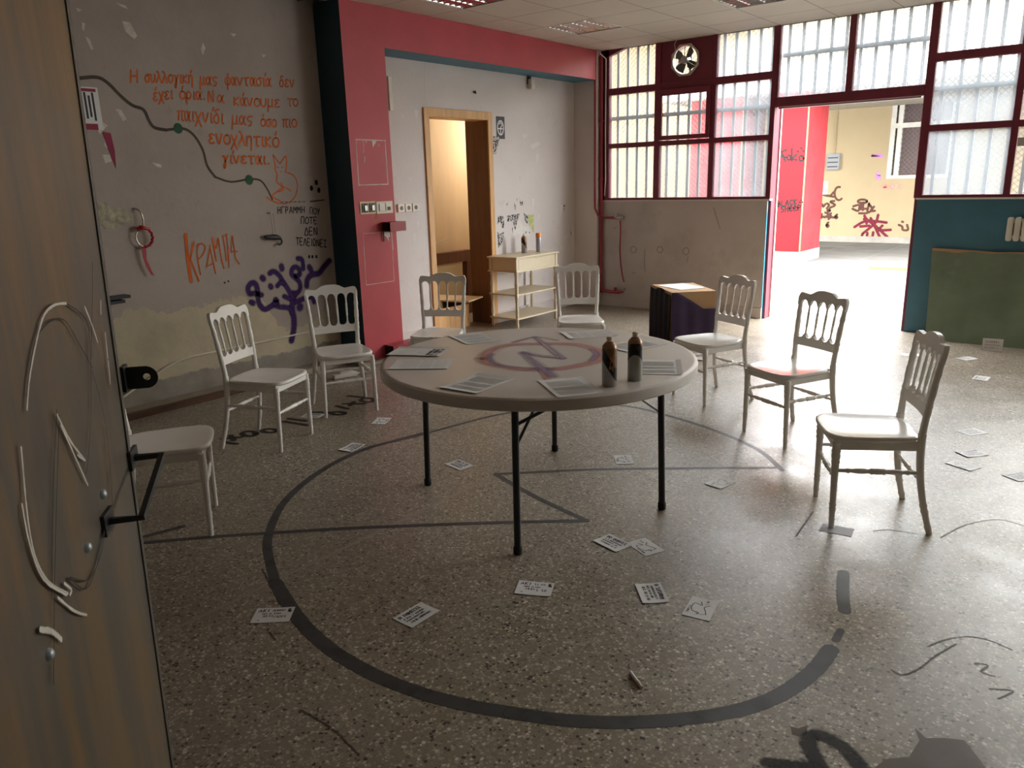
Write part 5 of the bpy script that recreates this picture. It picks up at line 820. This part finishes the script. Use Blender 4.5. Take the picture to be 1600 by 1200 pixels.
# ---------------------------------------------------------------- papers
INKP = pm('card_ink', (.02, .02, .025), .6, var=.3)
GREYINK = pm('grey_print', (.60, .60, .60), .7, var=.1, scale=60)
def scribble(m, x0, x1, y, h, w, fn, rnd, off):
    x = x0
    while x < x1:
        k = rnd.choice((0, 1, 2, 3)); cw_ = h * rnd.uniform(.5, .85)
        if x + cw_ > x1: break
        if k == 0: st_ = [(x, y), (x + .1 * cw_, y + h), (x + .6 * cw_, y + h * .5), (x + .9 * cw_, y + h), (x + cw_, y)]
        elif k == 1: st_ = [(x + cw_ * (.5 + .45 * math.cos(a)), y + h * (.5 + .5 * math.sin(a))) for a in [PI * .4 * i for i in range(6)]]
        elif k == 2: st_ = [(x, y + h), (x + .5 * cw_, y + h), (x + .5 * cw_, y), (x + .95 * cw_, y + .1 * h)]
        else: st_ = [(x + .1 * cw_, y + h), (x, y), (x + .5 * cw_, y + .5 * h), (x + .9 * cw_, y + .05 * h), (x + .8 * cw_, y + .95 * h)]
        m.ribbon(st_, w, fn, off, 0); x += cw_ * 1.25
        if rnd.random() < .16: x += h * .7
def card(idx, label):
    x, y, a, e1, e2 = CARDS[idx]; rnd = random.Random(idx * 7 + 3)
    L, H = (.150, .106) if e1 >= e2 else (.106, .150)
    t = thing('flyer', label, 'flyer', (x, y, .0012 + .0002 * (idx % 3)), a, 'small hand-lettered flyers on the floor')
    m = MB(); n = 6; cz = rnd.uniform(.0, .004)
    for k in range(n + 1):
        u = -L / 2 + L * k / n; z = cz * (2 * k / n - 1) ** 2
        m.v += [(u, -H / 2, z), (u, H / 2, z), (u, -H / 2, z + .0006), (u, H / 2, z + .0006)]
    for k in range(n):
        q = 4 * k; m.face((q, q + 1, q + 5, q + 4)); m.face((q + 2, q + 6, q + 7, q + 3)); m.face((q, q + 4, q + 6, q + 2)); m.face((q + 1, q + 3, q + 7, q + 5))
    m.face((0, 2, 3, 1)); q = 4 * n; m.face((q, q + 1, q + 3, q + 2)); m.build('sheet', PAPER, t)
    fn = lambda u, v, o: (u, v, .0007 + cz * (2 * u / L) ** 2 + o)
    # reading direction: text runs along +x with +y up; turned sheets run the other way
    m = MB(); kind = CKIND[idx]; fl = -1 if idx in (1, 7) else 1
    f2 = (lambda u, v, o: fn(u * fl, -v * fl, o)) if L > H else (lambda u, v, o: fn(-v * fl, -u * fl, o))
    f2 = (lambda u, v, o, f=f2: f(u, -v, o)) if False else f2
    A, B = .075, .053
    if kind == 'aki':
        g = {'A': [[(0, 0), (.4, 1), (.8, 0)], [(.2, .4), (.7, .4)]], 'K': [[(.1, 1), (0, 0)], [(.8, 1), (.1, .5), (.7, 0)]], 'I': [[(.3, 1), (.2, 0)]]}
        for k, ch in enumerate('AKI'):
            for s_ in g[ch]: m.ribbon([(-.062 + k * .017 + p[0] * .014, .024 + p[1] * .018) for p in s_], .0042, lambda u, v, o: f2(u, -v, o), .0003, 0)
        F = lambda u, v, o: f2(u, -v, o)
        scribble(m, -.008, .045, .026, .012, .0030, F, rnd, .0003); scribble(m, -.045, .03, .004, .011, .0028, F, rnd, .0003); scribble(m, -.035, .01, -.014, .012, .0032, F, rnd, .0003); scribble(m, .008, .062, -.022, .016, .0032, F, rnd, .0003)
        m.ribbon([(-.05, -.036), (-.047, -.036)], .005, F, .0003, 0)
        m.slab([(.052, .020), (.066, .014), (.068, .028), (.060, .032), (.066, .042), (.052, .042)], lambda u, v: F(u, v, .0003), lambda u, v: F(u, v, .0004))
    elif kind == 'text':
        F = lambda u, v, o: f2(u, -v, o)
        scribble(m, -.062, .06, .024, .016, .0055, F, rnd, .0003); scribble(m, -.055, .05, .006, .009, .0030, F, rnd, .0003); scribble(m, -.058, .04, -.010, .009, .0030, F, rnd, .0003); scribble(m, -.05, .055, -.030, .012, .0038, F, rnd, .0003)
    elif kind == 'map':
        F = lambda u, v, o: f2(u, -v, o)
        m.ribbon([(-.03, .03), (-.01, .012), (.015, .022), (.04, .03)], .0038, F, .0003); m.ribbon([(-.045, -.01), (-.02, .0), (-.028, -.028), (.0, -.035), (.03, -.025), (.035, .0), (.05, -.005)], .0038, F, .0003)
        m.ribbon([(.035, .03), (.045, .01), (.03, -.02)], .0028, F, .0003); scribble(m, -.06, -.03, .01, .010, .0028, F, rnd, .0003); scribble(m, .0, .05, -.045, .008, .0028, F, rnd, .0003)
    if m.v: m.build('ink', INKP if idx < 12 else pm('faint_ink', (.30, .30, .32), .6), t)
    return t
CKIND = ['aki', 'text', 'aki', 'text', 'map', 'text', 'map', 'text', 'map', 'text', 'text', 'map', 'text', 'text', 'text', 'text', 'text', 'map', 'text', 'map', 'text']
CL = ['small AKI flyer on the floor touching the thick dark painted circle', 'small flyer turned upside down between the two AKI flyers', 'small AKI flyer on the floor in front of the near table leg',
 'small flyer whose corner touches the flyer with a drawing', 'small flyer with a drawing touching the lettered flyer beside it', 'small flyer with a black corner bar, beside a tilted flyer with a drawing', 'small tilted flyer with a drawing nearest the bright floor',
 'small flyer lying on the painted line left of the table', 'small flyer on reddish floor beside the chair near the purple tree', 'small flyer under the chairs by the grey graffiti wall',
 'small flyer under the table beside the left table leg', 'small flyer under the table beside the right table leg', 'small flyer behind the backlit chair in the doorway light',
 'small flyer on the floor in front of the green board, farthest of its row', 'small flyer on bright floor two steps in front of the green board', 'upper of the pair of flyers right of the nearest chair', 'lower of the pair of flyers right of the nearest chair',
 'faint flyer right of the nearest chair, under the white pair', 'flyer cut by the picture edge right of the nearest chair', 'faint flyer with a drawing on glossy floor right of the table', 'faint flyer behind the nearest chair back']
for k in range(21): card(k, CL[k])
# clear plastic strip under the nearest chair foot
x, y, a, e1, e2 = CARDS[21]
t = tag(MB().box((-.07, -.045, 0), (.07, .045, .0008)).build('plastic_strip', pm('grey_film', (.36, .36, .38), .55, spec=.3)), 'grey plastic strip under the foot of the nearest chair', 'strip'); t.location = (x, y - .0, .001); t.rotation_euler = (0, 0, a)
# standing flyer against the board
t = thing('flyer', 'small flyer propped upright against the green board', 'flyer', (-.872, 8.05, 0), .12)
m = MB(); tl = math.radians(-16); Rm = Matrix.Rotation(tl, 4, 'X'); m.box((-.08, 0, 0), (.08, .001, .115), Rm); m.build('sheet', PAPER, t)
m = MB(); rr = random.Random(5); F = lambda u, v, o: Rm @ Vector((u, -o, v + .055)); scribble(m, -.06, .06, .02, .02, .004, F, rr, .0006); scribble(m, -.06, .06, -.005, .012, .002, F, rr, .0006); scribble(m, -.06, .06, -.03, .012, .002, F, rr, .0006); m.build('ink', pm('faint_ink', (.30, .30, .32)), t)
PLAB = ['printed sheet with a bold black heading at the left table edge', 'printed sheet beside the one with the bold heading, left table edge', 'printed sheet turned at an angle in front of the sprayed ring', 'printed sheet in front of the chair by the pine doorway', 'printed sheet on the table before the chair by the cream side table', 'printed sheet on the table behind the two spray cans', 'printed sheet at the right table edge beside the spray cans', 'printed sheet at the near table edge touching the arrow tail']
for k, (x, y, a, e1, e2) in enumerate(PAPERS):
    L, H = (.297, .21) if e1 >= e2 else (.21, .297)
    if k == 6: L, H = .21, .297
    t = thing('sheet_of_paper', PLAB[k], 'paper', (x, y, .7408), a, 'printed sheets on the table'); rnd = random.Random(k + 50)
    m = MB(); n = 8; zf = lambda u: .004 * max(0, abs(2 * u / L) - .8) * 5 * (.5 if k % 2 else 1)
    for i in range(n + 1):
        u = -L / 2 + L * i / n; z = zf(u); m.v += [(u, -H / 2, z), (u, H / 2, z), (u, -H / 2, z + .0006), (u, H / 2, z + .0006)]
    for i in range(n):
        q = 4 * i; m.face((q, q + 1, q + 5, q + 4)); m.face((q + 2, q + 6, q + 7, q + 3)); m.face((q, q + 4, q + 6, q + 2)); m.face((q + 1, q + 3, q + 7, q + 5))
    m.face((0, 2, 3, 1)); q = 4 * n; m.face((q, q + 1, q + 3, q + 2)); m.build('sheet', PAPER, t)
    m = MB(); lines = 30 if H > L else 20; ww = min(L, .21)
    along = L > H                       # long side along x: lines run along y
    for i in range(34):
        s = -.125 + i * .0068
        if i in (9, 10, 19, 20): continue
        w2_ = .082 * rnd.uniform(.55 if i % 5 == 4 else .92, 1)
        if k == 0 and i < 10: continue
        if along: m.box((s, -.085, .0009), (s + .002, -.085 + 2 * w2_, .0011))
        else: m.box((-.085, s, .0009), (-.085 + 2 * w2_, s + .002, .0011))
    m.build('print', GREYINK, t)
    if k == 0:
        m = MB(); F = (lambda u, v, o: (v, u, .0009 + o)) if along else (lambda u, v, o: (u, v, .0009 + o))
        for q in range(3): scribble(m, -.08, .08, .062 + q * .024 - .0, .018, .005, (lambda u, v, o: (-v - .0, u, .0009 + o)) if along else (lambda u, v, o: (u, -v, .0009 + o)), rnd, .0003)
        m.build('heading', INKP, t)
    elif k == 1:
        pass

# ---------------------------------------------------------------- spray cans
def can_mat():
    m, nt, b = newmat('can_label'); v = coords(nt); sp = nt.nodes.new('ShaderNodeSeparateXYZ'); nt.links.new(v, sp.inputs[0])
    d = math_(nt, 'ADD', math_(nt, 'MULTIPLY', sp.outputs[0], 1.6), math_(nt, 'SUBTRACT', sp.outputs[2], .10))
    f1 = mapr(nt, d, -.032, -.030); f2_ = mapr(nt, d, .028, .030)
    n = noise(nt, v, 40, 3)
    c = mixc(nt, f1, (.34, .33, .31), (.012, .011, .012)); c = mixc(nt, f2_, c, (.20, .105, .055))
    c = mixc(nt, mapr(nt, n, .55, .7, 0, .25), c, (.32, .28, .24)); nt.links.new(c, b.inputs['Base Color']); b.inputs['Roughness'].default_value = .3; b.inputs['Metallic'].default_value = .3
    return m
CANM = can_mat()
def spray_can(label, loc, rz, body, group, cap=None, mir=False):
    t = thing('spray_can', label, 'spray can', loc, rz, group)
    MB().lathe([(.0300, 0), (.0325, .003), (.0325, .168), (.0315, .171)], seg=28).build('body', body, t, 40)
    if cap: MB().lathe([(.0325, .171), (.0325, .215), (.030, .219)], seg=28).build('cap', cap, t, 40)
    else:
        MB().lathe([(.0325, .1705), (.031, .178), (.024, .188), (.0165, .194), (.0165, .197)], seg=28).build('shoulder', BROWNCAN, t, 40)
        MB().lathe([(.012, .196), (.012, .205), (.0135, .206), (.0135, .217), (.011, .219)], seg=18).build('nozzle', SOCK, t, 40)
    if body is CANM:
        m = MB(); F = lambda u, v, o: ((.0326 + o) * math.sin(u / .0325), -(.0326 + o) * math.cos(u / .0325), v)
        for st_ in ([(.002, .135), (.008, .12), (.016, .138)], [(.008, .12), (.004, .105)], [(.013, .118), (.018, .124), (.022, .116), (.016, .110), (.013, .118)], [(.005, .10), (.0, .08), (.012, .09), (.016, .07)], [(.02, .105), (.016, .095), (.024, .088)]): m.ribbon(st_, .003, F, .0004)
        lo_ = m.build('lettering', pm('orange_script', (.62, .22, .09), .4), t)
    return t
spray_can('black and brown spray can standing nearest the table rim', (-1.712, 2.80, .74), .55, CANM, 'spray cans on the round table')
spray_can('brown-labelled spray can standing behind the other can on the table', (-1.668, 2.945, .74), 2.1, CANM, 'spray cans on the round table')
# ---------------------------------------------------------------- cream side table
CX0, CX1, CY0, CY1, CZ = -5.70, -5.30, 6.70, 7.49, .80
ct = thing('side_table', 'cream wooden side table with two open shelves in the recess', 'side table', ((CX0 + CX1) / 2, (CY0 + CY1) / 2, 0))
hx, hy = (CX1 - CX0) / 2, (CY1 - CY0) / 2
MB().box((-hx - .015, -hy - .015, CZ - .02), (hx + .015, hy + .015, CZ)).build('tabletop', CREAMF, ct, bevel=.005)
m = MB(); m.box((-hx + .01, -hy + .01, CZ - .16), (hx - .01, hy - .01, CZ - .02)); m.box((-hx - .01, -hy - .01, CZ - .172), (hx + .01, hy + .01, CZ - .155)); m.build('apron', CREAMF, ct, bevel=.003)
for z in (.385, .115): MB().box((-hx - .005, -hy - .005, z - .018), (hx + .005, hy + .005, z)).build('shelf', CREAMF, ct, bevel=.004)
for sx in (-1, 1):
    for sy in (-1, 1):
        x, y = sx * (hx - .022), sy * (hy - .022); m = MB(); m.box((x - .02, y - .02, CZ - .17), (x + .02, y + .02, CZ - .02))
        pts, rs = turned((x, y, CZ - .17), (x, y, 0), .016, [(.04, .03, .006), (.3, .2, .005), (.22, .02, .005), (.45, .03, .006), (.5, .03, .004), (.72, .1, .005), (.84, .03, .006), (.95, .04, .003)], 60); m.tube(pts, rs, 14)
        m.build('leg', CREAMF, ct, 50)
MB().box((hx - .012, -hy + .05, CZ - .145), (hx - .004, hy - .05, CZ - .035)).build('drawer_front', CREAMF, ct, bevel=.002)
spray_can('small dark spray can on the cream side table', (-5.55, 7.17, CZ), 1.2, CANM, 'spray cans on the side table')
spray_can('grey spray can with an orange cap on the cream side table', (-5.48, 7.36, CZ), 0, pm('grey_blue_can', (.42, .43, .47), .35, metal=.4), 'spray cans on the side table', ORANGEP)

# ---------------------------------------------------------------- cardboard box with purple cloth
bx = thing('cardboard_box', 'tall brown cardboard box near the far window wall', 'box', (-3.45, 7.03, 0), math.atan2(-.69, .72))
ba, bb, bh = .31, .22, .545
MB().box((-ba, -bb, 0), (ba, bb, bh)).build('carton', CARD, bx, bevel=.003)
cl = thing('draped_cloth', 'dark purple cloth hung over the sides of the cardboard box', 'cloth', (-3.45, 7.03, 0), math.atan2(-.69, .72))
def drape(x0, x1, topf, fn, name, mat, lab, fold):
    m = MB(); n = 40; r = 14
    for i in range(n + 1):
        u = x0 + (x1 - x0) * i / n; tz = topf((u - x0) / (x1 - x0))
        for k in range(r + 1):
            z = .012 + (tz - .012) * k / r; d = fold * (.5 + .5 * math.sin(u * 42 + 1.3 * math.sin(z * 4))) * (1 - .6 * k / r)
            m.v.append(tuple(fn(u, z, d + .006)))
    for i in range(n):
        for k in range(r): q = i * (r + 1) + k; m.face((q, q + r + 1, q + r + 2, q + 1))
    o_ = m.build(name, mat, cl, 60); o_['label'] = lab
    md = o_.modifiers.new('thickness', 'SOLIDIFY'); md.thickness = .003
drape(-bb, bb, lambda s: .545 - .17 * max(0, min(1, (s - .1) / .62)) ** 1.1, lambda u, z, d: (ba + d, u, z), 'front_drape', PURP, 'dark purple side with a curved top edge', .012)
drape(-ba, ba, lambda s: .535 - .02 * math.sin(s * 9), lambda u, z, d: (u, -bb - d, z), 'side_drape', DARKC, 'nearly black folded side', .03)
wp = tag(MB().box((-.2, -.15, 0), (.2, .15, .004)).build('sheet_of_paper', PAPER), 'white sheet lying on top of the cardboard box', 'paper'); wp.location = (-3.48, 7.06, bh + .001); wp.rotation_euler = (0, 0, -.5)
ds = tag(MB().slab([(-.12, -.05), (.12, -.05), (.14, .02), (.1, .06), (-.1, .06), (-.14, .02)], lambda x, y: (x, y, 0), lambda x, y: (x, y, .012)).build('floor_dish', pm('grey_dish', (.45, .43, .40), .5), bevel=.003), 'flat pale slab on the floor before the cardboard box', 'slab'); ds.location = (-3.02, 6.35, 0); ds.rotation_euler = (0, 0, .2)

# ---------------------------------------------------------------- green board, radiator
gb = thing('green_board', 'green painted chipboard leaning against the blue wall', 'board', (-1.50, 8.30, 0))
m = MB(); al = math.atan2(.30, .86); Rb = Matrix.Rotation(-al, 4, 'X'); ol = [(0.03, 0), (2.4, 0), (2.4, .90), (1.0, .90), (.9, .905), (.5, .89), (.35, .90), (-.05, .915)]
m.slab(ol, lambda x, z: Rb @ Vector((x, 0, z)), lambda x, z: Rb @ Vector((x, .016, z))); m.build('panel', GREENB, gb)
m = MB(); m.slab([(-.05, .915), (-.045, .89), (.1, .882), (.16, .87), (.3, .89), (.45, .872), (.6, .885), (.8, .880), (1.0, .887), (2.4, .89), (2.4, .90), (1.0, .90), (.9, .905), (.5, .89), (.35, .90)], lambda x, z: Rb @ Vector((x, -.002, z)), lambda x, z: Rb @ Vector((x, .0, z))); eo = m.build('torn_edge', CARD, gb); eo['label'] = 'bare brown chipped top edge'
rd = thing('radiator', 'cream ribbed radiator on the blue wall behind the green board', 'radiator', (-.94, 8.62, .95))
for k in range(9): MB().box((k * .06, -.10, 0), (k * .06 + .05, -.02, .22)).build('rib', WHITEE, rd, bevel=.018)
m = MB(); m.tube([(.0, -.06, .04), (.53, -.06, .04)], .016, 8); m.tube([(0, -.06, .18), (.53, -.06, .18)], .016, 8); m.box((.1, -.03, .05), (.13, .0, .2)); m.box((.4, -.03, .05), (.43, .0, .2)); m.build('manifold', WHITEE, rd)

# ---------------------------------------------------------------- pipes at the corner
pp = thing('heating_pipe', 'red painted heating pipes running down the far corner', 'pipe', (0, 0, 0))
Y = 8.585
MB().tube(curve([(-5.40, Y, 3.02), (-5.385, Y, 2.95), (-5.385, Y, 1.7), (-5.385, Y, .30), (-5.37, Y, .22), (-5.30, Y, .19), (-5.10, Y, .19)], 40), .021, 12).build('riser', REDP, pp, 50)
MB().tube([(-5.45, 8.50, 3.04), (-5.43, 8.51, 2.98), (-5.43, 8.51, 1.25), (-5.40, 8.54, 1.16), (-5.33, Y, 1.13), (-5.15, Y, 1.13)], .014, 10).build('riser', REDP, pp, 50)
MB().tube(curve([(-5.09, Y - .02, 1.10), (-5.085, Y - .02, .95), (-5.09, Y - .02, .7), (-5.06, Y - .02, .45), (-5.02, Y - .03, .33)], 24), .010, 8).build('hanging_hose', REDP, pp, 50)
for z in (.19, 1.13):
    m = MB(); m.tube([(-5.15, Y, z), (-5.13, Y, z), (-5.05, Y, z + .01)], [.02, .024, .015], 12); m.tube([(-5.17, Y, z), (-5.17, Y, z + .06)], [.018, .02], 10); vo = m.build('valve', GALV if z > 1 else REDP, pp, 50)
MB().tube([(-5.06, Y, .2), (-5.0, Y - .02, .26)], .014, 8).build('hose_stub', GALV, pp)
for z in (2.3, 1.6): MB().box((-5.41, 8.56, z), (-5.36, YW, z + .02)).build('clip', REDP, pp)
cd = tag(MB().tube([(-5.36, 8.50, 3.08), (-5.33, 8.6, 3.02), (-5.335, 8.60, 2.2), (-5.33, 8.6, 1.6), (-5.345, 8.6, 1.4)], .008, 8).build('conduit', WHITEE, None, 50), 'thin white conduit beside the red corner pipes', 'conduit')

# ---------------------------------------------------------------- fittings on the pink pillar and recess
sw = thing('switch_panel', 'cream switch panel with missing covers on the pink pillar', 'switch', (XP, 4.815, 1.42))
MB().box((0, -.185, -.055), (.006, .0, .055)).build('old_mount', PLY, sw, bevel=.002); MB().box((0, 0.0, -.06), (.014, .2, .05)).build('plate', SOCK, sw, bevel=.003)
for k in range(2):
    MB().box((.006, -.165 + k * .085, -.04), (.012, -.1 + k * .085, .04)).build('open_socket', BLACKP, sw); MB().box((.012, -.14 + k * .085, -.025), (.02, -.11 + k * .085, .02)).build('contact', GALV, sw)
MB().box((.014, .03, -.035), (.022, .09, .03)).build('switch_key', WHITEE, sw, bevel=.003); MB().box((.014, .11, -.035), (.02, .17, .03)).build('switch_key', WHITEE, sw, bevel=.003); MB().box((.02, .125, -.03), (.022, .165, .0)).build('broken_hole', BROWNW, sw)
so = thing('socket_strip', 'row of three cream wall sockets beside the pine doorway', 'socket', (XL, 5.545, 1.385))
for k in range(3):
    MB().box((0, -.15 + k * .1, -.04), (.022, -.062 + k * .1, .04)).build('socket_box', SOCK, so, bevel=.004)
    m = MB(); q = -.106 + k * .1; m.tube([(.0225, q, 0), (.0235, q, 0)], .022, 16); m.build('socket_hole', pm('dark_brown_plastic', (.07, .05, .04)), so)
sp_ = tag(MB().box((XL, 5.375, 2.30), (XL + .018, 5.42, 2.61)).build('cable_cover', SOCK, bevel=.003), 'cream vertical cable cover high beside the pink pillar', 'cable cover')
ms = thing('motion_sensor', 'small cream motion sensor high on the recess wall', 'sensor', (XL, 7.59, 2.70))
MB().box((.02, -.03, -.06), (.07, .04, .05)).build('case', SOCK, ms, bevel=.008); MB().box((0, -.02, .0), (.03, .02, .085)).build('bracket', BLACKP, ms); MB().box((.07, -.02, -.045), (.074, .03, -.005)).build('lens', WHITEE, ms, bevel=.002)
tag(MB().tube([(XL, 6.62, 2.55), (XL + .02, 6.62, 2.55), (XL + .03, 6.62, 2.53)], [.012, .014, .006], 10).build('wall_hook', BLACKP), 'small black hook above the pine doorway', 'hook')
def bracket(name, label, y0, y1, z0, z1, x1, leg):
    t = thing(name, label, 'metal box', (XP if z0 > .5 else XP, 0, 0))
    m = MB(); th_ = .005; a = 0.0 if True else 0
    m.box((0, y0, z1 - th_), (x1, y1, z1)); m.box((x1 - th_, y0, z0), (x1, y1, z1)); m.box((0, y1 - th_, z0), (x1, y1, z1)); m.box((0, y0, z0), (x1, y1, z0 + th_))
    m.build('casing', REDM, t)
    MB().box((.001, y0 + .01, z0 + th_), (x1 * .6, y1 - .01, z1 - th_)).build('inside_shade', RUBBER, t)  # black block stands in for the shade inside the open box
    if leg: MB().box((.01, y0 + .002, z0 - .09), (.02, y0 + .012, z0)).build('tongue', BLACKP, t)
    return t
bracket('red_metal_box', 'small red open-ended metal box under the switch panel', 4.87, 5.065, 1.20, 1.285, .12, True)
bracket('red_metal_box', 'long red open-ended metal box at the foot of the pink pillar', 4.80, 5.25, .04, .15, .13, False)
ps = thing('poster', 'small black and white emblem sticker beside the pine doorway', 'poster', (XL + .001, 7.055, 2.20))
MB().box((0, -.075, -.12), (.001, .075, .12)).build('sheet', pm('black_print_paper', (.06, .06, .06), .7), ps)
m = MB(); F = lambda u, v, o: (.001 + o, u, v)
m.ribbon([(.052 * math.cos(2 * PI * k / 20), .075 * math.sin(2 * PI * k / 20)) for k in range(21)], .014, F, .0006); m.ribbon([(0, -.06), (.0, .0), (.03, .03), (0, .06), (-.02, .04)], .014, F, .0006, 0); m.ribbon([(-.04, -.01), (.035, -.01)], .012, F, .0007, 0); m.build('emblem', PAPER, ps)
# ---------------------------------------------------------------- things on the graffiti wall
po = thing('torn_poster', 'torn striped poster high on the grey wall beside the door edge', 'poster', (XL + .002, 2.60, 2.17))
MB().box((0, -.16, -.13), (.001, .055, .15)).build('sheet', PAPER, po)
m = MB()
for k in range(7): m.box((.001, -.15 + k * .026, -.07 + (k % 3) * .012), (.0018, -.136 + k * .026, .115 - (k % 2) * .02))
m.build('print', INKP, po); MB().box((.001, -.16, -.13), (.0018, .02, -.09)).build('red_band', pm('crimson_print', (.30, .02, .06), .7), po); MB().box((.001, -.16, .12), (.0018, .04, .14)).build('red_band', pm('crimson_print', (.30, .02, .06), .7), po)
sc_ = tag(MB().slab([(2.645, 2.03), (2.70, 2.02), (2.71, 1.90), (2.70, 1.78), (2.68, 1.86), (2.66, 1.94)], lambda y, z: (XL + .001, y, z), lambda y, z: (XL + .003, y, z)).build('poster_remnant', pm('crimson_print', (.30, .02, .06)), None), 'torn crimson remnant hanging below the striped poster', 'poster')
rg = thing('wall_ring', 'metal ring wrapped in red ribbon hanging from the grey wall', 'ring', (XL + .03, 2.80, 1.30))
MB().tube([(-.028, -.02, .20), (.0, -.0, .19), (.012, .012, .17), (.012, .022, .12), (.01, .015, .06)], .006, 8).build('hook', BRASS, rg, 50)
MB().tube([(.01, .012 + .062 * math.cos(a), -.012 + .068 * math.sin(a)) for a in [2 * PI * k / 30 for k in range(31)]], .0055, 8, cap=False).build('ring_band', BRASS, rg, 60)
m = MB(); pts = []
for k in range(90):
    a = 2.3 - 4.2 * k / 89; w_ = k / 89 * 2 * PI * 9; rr_ = .003; pts.append((.01 + rr_ * math.sin(w_), .012 + (.062 + rr_ * math.cos(w_)) * math.cos(a), -.012 + (.068 + rr_ * math.cos(w_)) * math.sin(a)))
m.tube(pts, .0095, 8); m.lathe([(.012, -.015), (.026, -.005), (.022, .012), (.008, .02)], (.012, .0, .058), 10); m.tube([(.012, -.04, .06), (.015, 0, .058), (.012, .05, .048), (.012, .07, .02)], [.007, .014, .012, .006], 8)
m.build('ribbon', REDRIB, rg, 60)
m = MB(); m.slab([(-.02, -.085), (.012, -.085), (.005, -.17), (.03, -.26), (.045, -.30), (.02, -.285), (-.008, -.22), (-.02, -.15)], lambda y, z: (.008, y, z), lambda y, z: (.011, y, z)); m.build('ribbon_tail', REDRIB, rg)
bd = thing('hanging_ornament', 'small black bird-shaped ornament hanging from a wall nail', 'ornament', (XL + .03, 3.93, 1.21))
m = MB(); m.tube([(-.029, -.02, .20), (.0, -.01, .20), (.0, .012, .212)], .005, 6); m.build('nail', GALV, bd)
m = MB(); m.tube([(0, -.012, .20), (0, -.008, .02)], .0014, 5); m.tube([(0, .012, .20), (0, .016, .02)], .0014, 5); m.build('string', pm('brown_string', (.25, .12, .08)), bd)
m = MB(); m.tube(curve([(0, -.10, .012), (0, -.06, .004), (0, 0, .0), (0, .045, -.008), (0, .07, -.03), (0, .068, -.055), (0, .045, -.066), (0, .03, -.06)], 30), [.004 + .0195 * math.sin(min(1, k / 17) * PI) ** .7 if k < 16 else .008 for k in range(31)], 10); m.build('bird_body', BLACKP, bd, 60)
sb = thing('wall_bracket', 'small black shelf bracket on the grey wall by the door edge', 'bracket', (XL, 2.56, .87))
MB().box((0, -.16, .0), (.10, .06, .022)).build('shelf_plate', BLACKP, sb, bevel=.003); MB().box((0, -.16, -.035), (.07, .03, -.012)).build('support', BLACKP, sb, bevel=.003); MB().box((0, -.10, -.012), (.02, .0, .0)).build('spacer', BLACKP, sb)
wcb = tag(MB().tube(curve([(-5.66, 2.2, .12), (-5.70, 2.42, .13), (-5.735, 2.62, .20), (-5.745, 2.95, .32), (-5.748, 3.3, .335), (-5.748, 4.0, .34), (-5.745, 4.5, .345)], 40), .008, 8).build('cable', SOCK, None, 60), 'cream cable sagging along the foot of the grey wall', 'cable')
# bits on the floor
pn = thing('chalk_stick', 'white chalk stick lying on the floor inside the painted circle', 'chalk', (-1.09, 1.962, .0065), math.atan2(-.051, .073))
MB().tube([(-.045, 0, 0), (.012, 0, 0)], .006, 10).build('stick', PAPER, pn, 50); MB().tube([(.012, 0, 0), (.042, 0, .0)], [.0065, .0055], 10).build('wrapper', pm('pinkish_wrap', (.60, .48, .42)), pn, 50)
pw = thing('power_strip', 'small white power strip on the floor under the chair by the blue-sided pillar', 'power strip', (-5.22, 4.15, 0), 1.25)
MB().box((-.11, -.03, 0), (.11, .03, .04)).build('case', WHITEE, pw, bevel=.008); MB().box((-.05, -.02, .04), (.07, .02, .075)).build('plug', WHITEE, pw, bevel=.008); MB().tube([(.11, 0, .02), (.2, .03, .01), (.35, -.05, .008)], .004, 6).build('cord', WHITEE, pw, 60)
